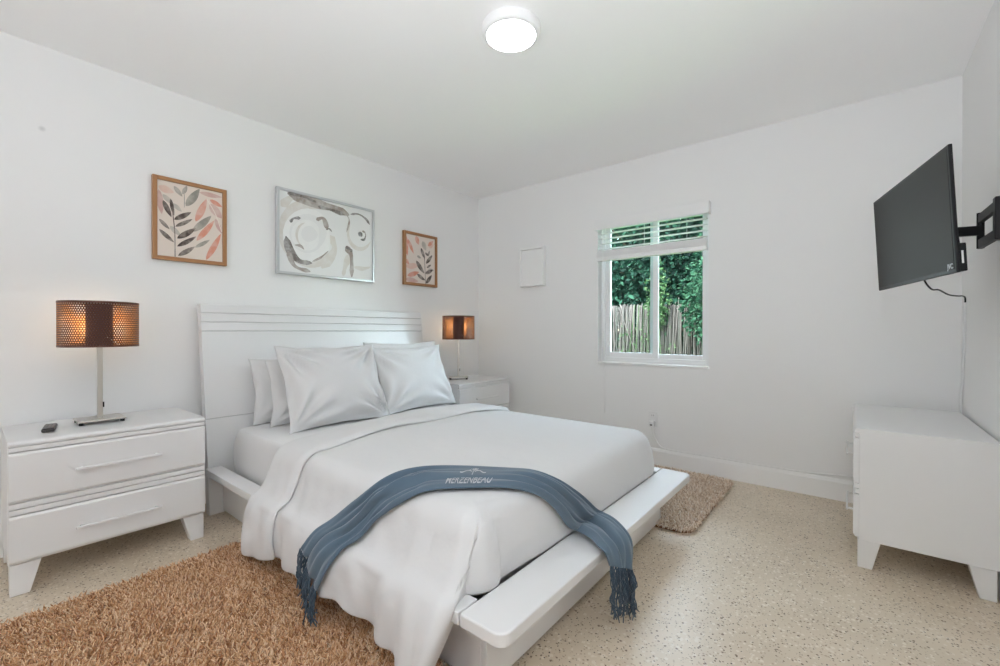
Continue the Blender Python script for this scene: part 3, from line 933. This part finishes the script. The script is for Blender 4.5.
# emblem: a rounded crown on a short stem between two long scrolls
EV = []; EF = []
def patch(poly):
    o_ = len(EV)
    for x, y in poly: EV.append(on_throw(x, .38+(y-.63)*1.45))
    EF.append(tuple(range(o_, o_+len(poly))))
for k in range(7):
    a = PI*(k+.5)/7; c, s_ = math.cos(a), math.sin(a)
    patch([(.53+.015*c, .70+.02*s_), (.53+.09*c-.02*s_, .70+.17*s_+.05*abs(c)), (.53+.115*c, .70+.21*s_), (.53+.09*c+.02*s_, .70+.17*s_-.0)])
patch([(.522, .63), (.538, .63), (.538, .72), (.522, .72)])
for s_ in (-1, 1):
    for k in range(9):
        x0, x1 = .04+.022*k*1.25, .04+.022*(k+1)*1.25
        y = lambda x: .70+.035*math.sin((x-.04)*22)
        patch([(.53+s_*x0, y(x0)), (.53+s_*x1, y(x1)), (.53+s_*x1, y(x1)+.030), (.53+s_*x0, y(x0)+.030)])
raw('emblem', EV, EF, M['logo'], throw, smooth=False)

# ================================================================== RUGS
def shag(name, label, poly_fn, x0, x1, y0, y1, spacing, length, mat_, seed, width=.0055, height=.012):
    """rounded-corner rug: backing slab plus loose bent yarns"""
    r = np.random.default_rng(seed)
    R = .10
    cx, cy = (x0+x1)/2, (y0+y1)/2
    rug = thing(name, label, 'rug', (cx, cy, 0))
    bm = bmesh.new(); rbox2(bm, x0-cx+.012, x1-cx-.012, y0-cy+.012, y1-cy-.012, .001, height, (R, R, R, R))
    obj('backing', bm, M['backing'], rug)
    nx, ny = int((x1-x0)/spacing), int((y1-y0)/spacing)
    gx, gy = np.meshgrid(np.linspace(x0, x1, nx), np.linspace(y0, y1, ny))
    X = gx.ravel()+r.uniform(-.5, .5, gx.size)*spacing; Y = gy.ravel()+r.uniform(-.5, .5, gx.size)*spacing
    # rounded corners
    qx = np.abs(X-cx)-((x1-x0)/2-R); qy = np.abs(Y-cy)-((y1-y0)/2-R)
    ok = (np.hypot(np.maximum(qx, 0), np.maximum(qy, 0)) < R-.006)
    X, Y = X[ok], Y[ok]; n_ = len(X)
    # leaning follows a slow field, plus scatter: gives brushed, clumpy pile
    fa = 2.2*np.sin(2.1*X+1.3)+1.9*np.sin(2.7*Y+.4)+1.2*np.sin(6*X+5*Y)+r.normal(0, 1.7, n_)
    ln = length*r.uniform(.75, 1.2, n_); lean = r.uniform(.15, .9, n_)
    dx, dy = np.cos(fa), np.sin(fa)
    h = ln*np.sqrt(np.maximum(.12, 1-(lean*.9)**2))
    hv = 4; ks = np.array([0, .4, .75, 1.0])
    bend = ks**1.6
    twist = r.uniform(0, PI, n_)
    px, py = -dy, dx
    V = np.zeros((n_, hv, 4, 3), np.float32)
    for i, k in enumerate(ks):
        bxx = X+dx*ln*lean*bend[i]+px*ln*.10*np.sin(k*3+twist); byy = Y+dy*ln*lean*bend[i]+py*ln*.10*np.sin(k*3+twist)
        bz = height-.004+h*(k**.8)
        w = width*(1, 1.1, 1.0, .55)[i]*.5
        for j in range(4):
            a = twist+PI/2*j+k*1.3
            V[:, i, j, 0] = bxx+w*(np.cos(a)*px)-w*np.sin(a)*dx*.6-cx
            V[:, i, j, 1] = byy+w*(np.cos(a)*py)-w*np.sin(a)*dy*.6-cy
            V[:, i, j, 2] = bz+w*np.sin(a)*.8
    V[..., 2] = np.maximum(V[..., 2], .002)
    base = (np.arange(n_)*hv*4)[:, None, None, None]
    q = []
    for i in range(hv-1):
        for j in range(4):
            q.append((i*4+j, i*4+(j+1) % 4, (i+1)*4+(j+1) % 4, (i+1)*4+j))
    q.append((12, 13, 14, 15))
    Q = ((np.arange(n_)*hv*4)[:, None, None]+np.array(q)[None]).reshape(-1, 4)
    p = quads('pile', V.reshape(-1, 3), Q, mat_, rug, smooth=True)
    p['kind'] = 'stuff'
    return rug
shag('shag_rug', 'large tan shag rug on the near side of the bed', None, .765, 2.40, -4.05, -2.50, .0062, .034, M['pile'], 31, .0043)
shag('shag_rug', 'small beige shag rug on the far side of the bed by the window wall', None, 1.30, 2.445, -1.10, -.075, .0068, .024, M['pile_grey'], 32, .0043)

# ================================================================== TABLE LAMPS
def perforated(R, z0, z1, rows, cols, hole):
    """drum wall with staggered round holes cut right through"""
    V = []; F = []
    dz = (z1-z0)/rows; da = 2*PI/cols
    K = 6
    def P(a, z, r=R): return (r*math.cos(a), r*math.sin(a), z)
    for r_i in range(rows):
        off = .5*(r_i % 2)
        for c in range(cols):
            a0 = (c+off)*da; zc = z0+(r_i+.5)*dz
            o_ = len(V)
            # outer cell outline: 6 points on the rectangle, inner hexagon
            outl = [(.5, 0), (.5, .5), (0, .5), (-.5, .5), (-.5, 0), (-.5, -.5), (0, -.5), (.5, -.5)]
            for ox, oz in outl: V.append(P(a0+ox*da, zc+oz*dz))
            for ox, oz in outl:
                an = math.atan2(oz, ox); V.append(P(a0+hole*.5*da*math.cos(an), zc+hole*.5*dz*math.sin(an)))
            for k in range(8):
                F.append((o_+k, o_+(k+1) % 8, o_+8+(k+1) % 8, o_+8+k))
    return V, F
def lamp(loc, label, rot):
    t = thing('table_lamp', label, 'lamp', loc, rot, 'table lamps')
    bm = bmesh.new(); bx(bm, (-.075, -.086, .012), (.075, .086, .020)); obj('base', bm, M['chrome'], t, bevel=.002)
    for sx in (-1, 1):
        for sy in (-1, 1):
            bm = bmesh.new(); cyl(bm, (sx*.062, sy*.073), .009, 0, .012, 14); obj('foot', bm, M['black'], t)
    bm = bmesh.new(); bx(bm, (-.010, -.010, .020), (.010, .010, .375)); p = obj('pole', bm, M['chrome'], t, bevel=.002)
    bm = bmesh.new(); cyl(bm, (0, 0), .016, .372, .425, 20); s_ = obj('socket', bm, M['chrome'], t)
    bm = bmesh.new(); bx(bm, (.010, .009, .07), (.016, .014, .095)); obj('switch', bm, M['black'], p)
    # sleeve added to darken the drum's middle, lit bulb hidden on its wall side
    bm = bmesh.new(); lathe(bm, [(.036, .370), (.050, .370), (.050, .568), (.036, .568)], 40)
    obj('bulb_blocker', bm, M['tube'], t, smooth=True)
    bm = bmesh.new(); lathe(bm, [(0, .424), (.010, .426), (.013, .436), (.024, .456), (.028, .475), (.024, .494), (.013, .506), (0, .509)], 20, (-.090, 0))
    b_ = obj('bulb', bm, M['bulb'], t, smooth=True)
    bm = bmesh.new(); bx(bm, (-.094, -.004, .412), (-.012, .004, .424)); obj('bulb_holder', bm, M['chrome'], b_)
    # shade
    z0, z1, R = .362, .576, .147
    V, F = perforated(R, z0+.008, z1-.008, 19, 92, .66)
    sh = raw('lamp_shade', V, F, [M['shade_out'], M['shade_in']], t)
    md = sh.modifiers.new('wall', 'SOLIDIFY'); md.thickness = .0012; md.offset = -1; md.material_offset = 1; md.material_offset_rim = 1
    for z in (z0, z1-.009):
        bm = bmesh.new(); lathe(bm, [(R+.0008, z), (R+.0008, z+.009), (R-.003, z+.009), (R-.003, z), (R+.0008, z)], 72)
        obj('shade_rim', bm, M['shade_out'], sh)
    bm = bmesh.new()
    for k in range(3):
        a = 2*PI*k/3+.4
        v_, f_ = tube_np(np.array([(0.014*math.cos(a), .014*math.sin(a), .425), ((R-.002)*math.cos(a), (R-.002)*math.sin(a), z0+.006)]), .0018, 6)
        vv = [bm.verts.new(p_) for p_ in v_]
        for q in f_: bm.faces.new([vv[i] for i in q])
    obj('shade_spider', bm, M['chrome'], sh)
    return t
lamp1 = lamp((.245, -3.012, .6135), 'brown perforated drum table lamp on the near nightstand with the remote', 0)
lamp2 = copy_tree(lamp1); lamp2.location = (.255, -.560, .6135); lamp2.rotation_euler = (0, 0, math.radians(-45))
lamp2['label'] = 'brown perforated drum table lamp in the far corner behind the pillows'

# remote
t = thing('remote_control', 'small dark remote control lying on the near nightstand', 'remote', (.308, -3.187, .6135), math.radians(-9))
bm = bmesh.new(); bx(bm, (-.075, -.021, 0), (.075, .021, .016)); body = obj('remote_body', bm, M['remote'], t, bevel=.006, seg=3)
for i in range(6):
    for j in (-1, 0, 1):
        bm = bmesh.new(); bx(bm, (-.06+i*.02, j*.012-.004, .0155), (-.048+i*.02, j*.012+.004, .018)); obj('button', bm, M['button'], t)

# ================================================================== PICTURES
def picture(label, y0, y1, z0, z1, frame_mat, fw, depth, strokes, bgcol, seed):
    """frame, backing board and print; strokes: list of (colour, polyline of (u,v), width profile)"""
    t = thing('framed_picture', label, 'picture', (0, y0, z0), group='framed pictures over the bed')
    w, h = y1-y0, z1-z0
    bm = bmesh.new()
    bx(bm, (.002, 0, 0), (depth, fw, h)); bx(bm, (.002, w-fw, 0), (depth, w, h))
    bx(bm, (.002, fw, 0), (depth, w-fw, fw)); bx(bm, (.002, fw, h-fw), (depth, w-fw, h))
    obj('frame', bm, frame_mat, t, bevel=.002)
    cols = [bgcol]; V = []; F = []; MI = []
    X0 = depth-.012
    V += [(X0, fw, fw), (X0, w-fw, fw), (X0, w-fw, h-fw), (X0, fw, h-fw)]; F.append((0, 1, 2, 3)); MI.append(0)
    iw, ih = w-2*fw, h-2*fw
    r = np.random.default_rng(seed)
    for k, (c, line, wd, kind) in enumerate(strokes):
        if c not in cols: cols.append(c)
        mi = cols.index(c)
        n_ = 14 if kind == 'leaf' else 22
        P = catmull(line, n_)
        P = np.c_[P[:, 0]*iw, P[:, 1]*ih]
        T = np.gradient(P, axis=0); T /= np.linalg.norm(T, axis=1)[:, None]+1e-9
        Nn = np.c_[-T[:, 1], T[:, 0]]
        s = np.linspace(0, 1, n_)
        if kind == 'leaf': prof = np.sin(PI*s**.85)**.8
        elif kind == 'brush': prof = (.75+.25*np.sin(7*s+k))*np.minimum(1, np.minimum(s*8, (1-s)*6)+.15)
        else: prof = np.ones(n_)
        hw = wd*.5*prof*iw+1e-4
        A = P+Nn*hw[:, None]; B = P-Nn*hw[:, None]
        x = X0+.0002+.00006*k
        o_ = len(V)
        for a, b_ in zip(A, B):
            for q in (a, b_):
                V.append((x, fw+min(iw, max(0, q[0])), fw+min(ih, max(0, q[1]))))
        for i in range(n_-1):
            F.append((o_+2*i, o_+2*i+1, o_+2*i+3, o_+2*i+2)); MI.append(mi)
    ms = []
    for i, c in enumerate(cols):
        mm = mat('print_ink', lin(c), .6)
        if i:
            nn, ll, bb = nodes(mm)
            tc_ = nn.new('ShaderNodeTexCoord'); tx = nn.new('ShaderNodeTexNoise'); tx.inputs['Scale'].default_value = 22; tx.inputs['Detail'].default_value = 4
            ll.new(tc_.outputs['Object'], tx.inputs['Vector'])
            c0 = lin(c); c1 = lin(cols[0])
            lt = tuple(c0[q]*.55+c1[q]*.45 for q in range(3))+(1,)
            rp = ramp(nn, [(.38, c0), (.68, lt)]); ll.new(tx.outputs[0], rp.inputs[0]); ll.new(rp.outputs[0], bb.inputs['Base Color'])
        ms.append(mm)
    raw('print', V, F, ms, t, smooth=False, mi=MI)
    box('backing_board', (.002, fw*.5, fw*.5), (X0-.0005, w-fw*.5, h-fw*.5), M['trim'], t)
    return t

def art_map(tl, tr, br, bl):
    def f(x, y):
        u = (x-tl[0])/(tr[0]-tl[0]); top = tl[1]+(tr[1]-tl[1])*u; bot = bl[1]+(br[1]-bl[1])*u
        return (u, 1-(y-top)/(bot-top))
    return f
f1 = art_map((78, 88), (478, 180), (475, 590), (78, 548))
DK, GR, SA, PK, LG, PB = '#4b3d36', '#8f8b82', '#d48e78', '#c9a49c', '#b5aea4', '#dcb9aa'
def leaf(f, c, p, q, w, W=400.0):
    a = f(*p); b_ = f(*q); m = ((a[0]+b_[0])/2+.012*(b_[1]-a[1]), (a[1]+b_[1])/2-.012*(b_[0]-a[0]))
    return (c, [a, m, b_], w/W, 'leaf')
S1 = [leaf(f1, *q) for q in [
    (PB, (85, 130), (175, 170), 50), (PK, (88, 150), (105, 300), 40), (PK, (395, 240), (475, 330), 60), (PK, (330, 170), (478, 205), 34),
    (PK, (430, 330), (475, 420), 34), (SA, (395, 215), (478, 262), 34), (SA, (305, 345), (375, 210), 46), (SA, (310, 460), (425, 340), 40), (SA, (370, 575), (468, 420), 40),
    (LG, (150, 370), (215, 430), 34), (LG, (110, 180), (170, 240), 34), (LG, (170, 235), (220, 285), 30), (GR, (175, 130), (225, 195), 30), (GR, (225, 180), (252, 130), 26),
    (GR, (245, 252), (330, 150), 50), (GR, (285, 405), (405, 312), 46), (GR, (300, 500), (395, 455), 26),
    (DK, (112, 215), (160, 318), 32), (DK, (155, 205), (175, 310), 22), (DK, (90, 328), (150, 392), 24), (DK, (90, 390), (175, 470), 28), (DK, (175, 332), (278, 288), 34),
    (DK, (182, 374), (285, 330), 26), (DK, (192, 446), (305, 385), 38), (DK, (192, 494), (308, 435), 30), (DK, (198, 550), (300, 495), 32)]]
S1 += [(DK, [f1(160, 235), f1(178, 400), f1(180, 556)], .013, 'line'), ('#efe4da', [f1(375, 212), f1(430, 300), f1(474, 410)], .012, 'line'), (GR, [f1(236, 180), f1(236, 260)], .010, 'line')]
picture('leaf print in a copper frame, largest of the two, above the near nightstand', -2.758, -2.386, 1.457, 1.931, M['copper'], .022, .030, S1, '#dfd2c7', 1)

f3 = art_map((120, 85), (385, 145), (375, 580), (115, 550))
S3 = [leaf(f3, *q, 265.0) for q in [
    (PB, (120, 400), (240, 390), 40), (PB, (320, 190), (372, 200), 50), (SA, (118, 90), (135, 300), 36), (SA, (140, 140), (190, 280), 26), (SA, (210, 110), (235, 195), 34), (SA, (135, 490), (238, 455), 34),
    (PK, (120, 520), (230, 545), 36), (SA, (118, 330), (150, 380), 26), (LG, (270, 160), (300, 250), 40), (GR, (220, 300), (255, 322), 18), (LG, (320, 430), (375, 440), 22), (SA, (318, 205), (370, 160), 24),
    (DK, (255, 225), (290, 330), 26), (DK, (210, 345), (285, 470), 32), (DK, (220, 475), (292, 535), 26), (DK, (300, 375), (360, 295), 26), (DK, (295, 470), (365, 435), 28), (DK, (300, 565), (355, 485), 28),
    (DK, (292, 270), (328, 302), 18), (DK, (318, 300), (336, 250), 16), (DK, (308, 415), (348, 385), 16)]]
S3 += [(DK, [f3(285, 320), f3(292, 450), f3(296, 578)], .016, 'line')]
picture('small leaf print in a copper frame, above the far end of the headboard', -1.002, -.611, 1.460, 1.934, M['copper'], .024, .030, S3, '#e0d4ca', 3)

f2 = art_map((68, 72), (625, 185), (622, 602), (68, 550))
def arc2(f, cx, cy, rx, ry, a0, a1, n_=7):
    return [f(cx+rx*math.cos(math.radians(a)), cy-ry*math.sin(math.radians(a))) for a in np.linspace(a0, a1, n_)]
TA, TD, TP, BK, WH = '#9b8f89', '#6d6461', '#dad5d0', '#3c3838', '#f1f1f1'
Wd2 = 557.0
S2 = [(TP, arc2(f2, 235, 330, 150, 180, 60, 330, 11), 60/Wd2, 'brush'),
      (TP, [f2(80, 170), f2(140, 115), f2(215, 140)], 46/Wd2, 'brush'),
      (TP, [f2(350, 330), f2(375, 420), f2(300, 530)], 60/Wd2, 'brush'),
      (TP, [f2(430, 575), f2(450, 500), f2(480, 440)], 44/Wd2, 'brush'),
      (TP, arc2(f2, 545, 315, 82, 95, 150, 330, 9), 26/Wd2, 'brush'),
      (TP, [f2(500, 520), f2(560, 530), f2(615, 520)], 26/Wd2, 'brush'),
      (TA, [f2(112, 92), f2(200, 112), f2(300, 150), f2(390, 170), f2(470, 205)], 70/Wd2, 'brush'),
      (TD, [f2(112, 88), f2(190, 105), f2(270, 135)], 18/Wd2, 'brush'),
      (TD, [f2(280, 160), f2(350, 175), f2(440, 205)], 24/Wd2, 'brush'),
      (WH, arc2(f2, 222, 330, 118, 140, 20, 380, 15), 52/Wd2, 'brush'),
      (WH, arc2(f2, 220, 330, 62, 70, 0, 360, 13), 56/Wd2, 'brush'),
      (TP, arc2(f2, 215, 335, 55, 75, 100, 250, 9), 14/Wd2, 'brush'),
      (TD, [f2(103, 345), f2(125, 430), f2(175, 490), f2(245, 500)], 46/Wd2, 'brush'),
      (TA, [f2(112, 430), f2(150, 520), f2(235, 552)], 30/Wd2, 'brush'),
      (BK, [f2(125, 262), f2(145, 238), f2(182, 234)], 18/Wd2, 'brush'),
      (TA, [f2(268, 240), f2(310, 232), f2(335, 300)], 30/Wd2, 'brush'),
      (TD, [f2(325, 298), f2(345, 292), f2(362, 310)], 9/Wd2, 'brush'),
      (TA, [f2(150, 395), f2(180, 400), f2(200, 420)], 16/Wd2, 'brush'),
      (TA, [f2(245, 492), f2(295, 465), f2(340, 425)], 13/Wd2, 'brush'),
      (TA, [f2(446, 398), f2(482, 450), f2(486, 582)], 40/Wd2, 'brush'),
      (TD, [f2(446, 398), f2(470, 410), f2(490, 428)], 22/Wd2, 'brush'),
      (TD, [f2(478, 200), f2(530, 198), f2(580, 225), f2(610, 262)], 16/Wd2, 'brush'),
      (TA, [f2(452, 200), f2(470, 240), f2(452, 310)], 12/Wd2, 'brush'),
      (BK, [f2(528, 312), f2(545, 322), f2(555, 335)], 30/Wd2, 'leaf'),
      (BK, [f2(545, 352), f2(570, 352), f2(582, 325)], 14/Wd2, 'brush'),
      (TA, [f2(556, 300), f2(575, 310), f2(580, 330)], 12/Wd2, 'brush')]
picture('abstract grey and white flower painting in a silver frame above the headboard', -2.083, -1.306, 1.446, 2.038, M['silver'], .018, .032, S2, '#e9e9ea', 2)

# ================================================================== CEILING LIGHT
t = thing('ceiling_light', 'round white flush ceiling light, switched on', 'ceiling light', (1.855, -1.845, RH))
bm = bmesh.new(); lathe(bm, [(.128, -.0005), (.134, -.006), (.134, -.022), (.126, -.040), (.114, -.046), (.112, -.042), (.112, -.02)], 64)
obj('housing', bm, M['trim'], t, smooth=True)
bm = bmesh.new(); lathe(bm, [(.111, -.030), (.112, -.043), (.09, -.048), (.05, -.051), (0, -.052)], 64)
obj('diffuser', bm, M['diffuser'], t, smooth=True)

# ================================================================== TELEVISION ON ITS ARM
TVW, TVH, TVD = .738, .430, .011
tv = thing('television', 'black flat television tilted out from the right wall on an arm', 'television', (3.242, -.993, 1.460))
yaw, til = -1.337, -.052
rv = Vector((math.cos(yaw), math.sin(yaw), 0)); nh = Vector((math.sin(yaw), -math.cos(yaw), 0))
uv_ = Vector((0, 0, 1))*math.cos(til)-nh*math.sin(til); nn_ = nh*math.cos(til)+Vector((0, 0, 1))*math.sin(til)
Rm = Matrix((rv, -nn_, uv_)).transposed()       # local x right, -y out of the screen, z up
tv.rotation_euler = Rm.to_euler()
bz = .012
bm = bmesh.new()
bx(bm, (-TVW/2, 0, -TVH/2), (TVW/2, TVD, TVH/2)); cab = obj('cabinet', bm, M['black'], tv, bevel=.003)
bm = bmesh.new(); bx(bm, (-TVW/2+bz, -.0015, -TVH/2+.013), (TVW/2-bz, .001, TVH/2-bz)); obj('screen', bm, M['screen'], tv)
bm = bmesh.new()
pr = [(-.30, -.150), (-.24, .13), (.24, .13), (.30, -.150), (.30, -.20), (-.30, -.20)]
vsA = [bm.verts.new((u, TVD-.001, v)) for u, v in pr]; vsB = [bm.verts.new((u*.96, TVD+.038, v*.95)) for u, v in pr]
bm.faces.new(vsA); bm.faces.new(vsB[::-1])
for i in range(6): bm.faces.new((vsA[i], vsA[(i+1) % 6], vsB[(i+1) % 6], vsB[i]))
obj('rear_housing', bm, M['black'], tv, bevel=.004)
bm = bmesh.new(); bx(bm, (TVW/2-.16, TVD-.001, -TVH/2+.004), (TVW/2-.012, TVD+.022, -TVH/2+.098)); io = obj('connector_box', bm, M['black'], tv, bevel=.003)
bm = bmesh.new(); bx(bm, (TVW/2-.0125, TVD+.008, -TVH/2+.030), (TVW/2-.0112, TVD+.013, -TVH/2+.072)); obj('rating_sticker', bm, M['plug'], io)
# maker's mark, bottom right of the bezel
cu = bpy.data.curves.new('maker_mark', 'FONT'); cu.body = 'JVC'; cu.align_x = 'RIGHT'; cu.size = .024; cu.offset = .0006; cu.extrude = .0003
to = bpy.data.objects.new('mark_source', cu); COL.objects.link(to); bpy.context.view_layer.update()
dg = bpy.context.evaluated_depsgraph_get(); me = bpy.data.meshes.new_from_object(to.evaluated_get(dg)); bpy.data.objects.remove(to)
me.transform(Matrix.Translation((TVW/2-.016, -.0022, -TVH/2+.016)) @ Matrix.Rotation(PI/2, 4, 'X')); me.materials.append(M['logo'])
link(bpy.data.objects.new('maker_mark', me), tv)
# arm: the monitor plate, a single bar, a hinge and a two-bar link to the wall plate
mnt = thing('tv_wall_mount', 'black swivelling television arm bolted to the right wall', 'wall mount', (RW, -.90, 1.48))
def W2L(p): return np.array(p)-np.array((RW, -.90, 1.48))
bc = np.array(tv.location)-np.array(nn_)*(TVD+.040)
bcl = W2L(bc)
def bar(bm, a, b_, w, h):
    a = np.array(a, float); b_ = np.array(b_, float); d = b_-a; d /= np.linalg.norm(d)
    s = np.cross(d, (0, 0, 1)); s /= np.linalg.norm(s); u = np.cross(s, d)
    vs = []
    for p in (a, b_):
        for sx, su in ((-1, -1), (1, -1), (1, 1), (-1, 1)): vs.append(bm.verts.new(p+s*sx*w/2+u*su*h/2))
    for f in ((0, 1, 2, 3), (7, 6, 5, 4), (0, 4, 5, 1), (1, 5, 6, 2), (2, 6, 7, 3), (3, 7, 4, 0)): bm.faces.new([vs[i] for i in f])
H1 = W2L((3.452, -.955, 1.437)); H2 = W2L((3.458, -1.195, 1.437))
bm = bmesh.new(); bar(bm, bcl+np.array((.004, 0, -.022)), H1, .022, .036); obj('extension_bar', bm, M['black_metal'], mnt, bevel=.002)
bm = bmesh.new(); bx(bm, (-.10, -.006, -.10), (.10, .002, .10))
pl = obj('monitor_plate', bm, M['black_metal'], mnt, bevel=.002); pl.location = bcl; pl.rotation_euler = tv.rotation_euler
bm = bmesh.new(); cyl(bm, (H1[0], H1[1]), .011, H1[2]-.068, H1[2]+.068, 16); obj('hinge_pin', bm, M['black_metal'], mnt)
for dz in (.046, -.052):
    bm = bmesh.new(); bar(bm, H1+np.array((0, .012, dz)), H2+np.array((0, -.012, dz)), .016, .034); a_ = obj('link_arm', bm, M['black_metal'], mnt, bevel=.002)
    for P in (H1, H2):
        bm = bmesh.new(); cyl(bm, (P[0], P[1]), .0065, P[2]+dz+.017, P[2]+dz+.021, 12); obj('bolt', bm, M['chrome'], a_)
bm = bmesh.new(); bx(bm, (H2[0]-.012, H2[1]-.018, H2[2]-.075), (-.012, H2[1]+.018, H2[2]+.072)); obj('wall_bracket', bm, M['black_metal'], mnt, bevel=.003)
bm = bmesh.new(); bx(bm, (-.013, H2[1]-.05, H2[2]-.105), (-.0005, H2[1]+.05, H2[2]+.115)); wp = obj('wall_plate', bm, M['black_metal'], mnt, bevel=.002)

# ------------------------------------------------------------------ cables
o = tube('power_cable', [(3.305, -.815, 1.285), (3.318, -.79, 1.256), (3.345, -.70, 1.236), (3.375, -.62, 1.238), (3.42, -.50, 1.222), (3.468, -.36, 1.222), (3.500, -.24, 1.228), (3.516, -.19, 1.222), (3.519, -.176, 1.196)], .0036, M['black'], n=60)
tag(o, 'thin black cable sagging from the television to the corner', 'cable')
o = tube('extension_cord', [(3.519, -.176, 1.198), (3.520, -.15, 1.0), (3.521, -.09, .78), (3.521, -.055, .62), (3.521, -.05, .4), (3.51, -.045, .17), (3.40, -.022, .160), (3.2, -.010, .166), (3.05, -.008, .160), (2.88, -.008, .144), (2.72, -.009, .138), (2.3, -.009, .138), (1.98, -.009, .138), (1.90, -.012, .16), (1.862, -.028, .24), (1.850, -.030, .303)], .0055, M['plug'], n=140)
tag(o, 'white cord running down the corner and along the baseboard to the outlet', 'cord')
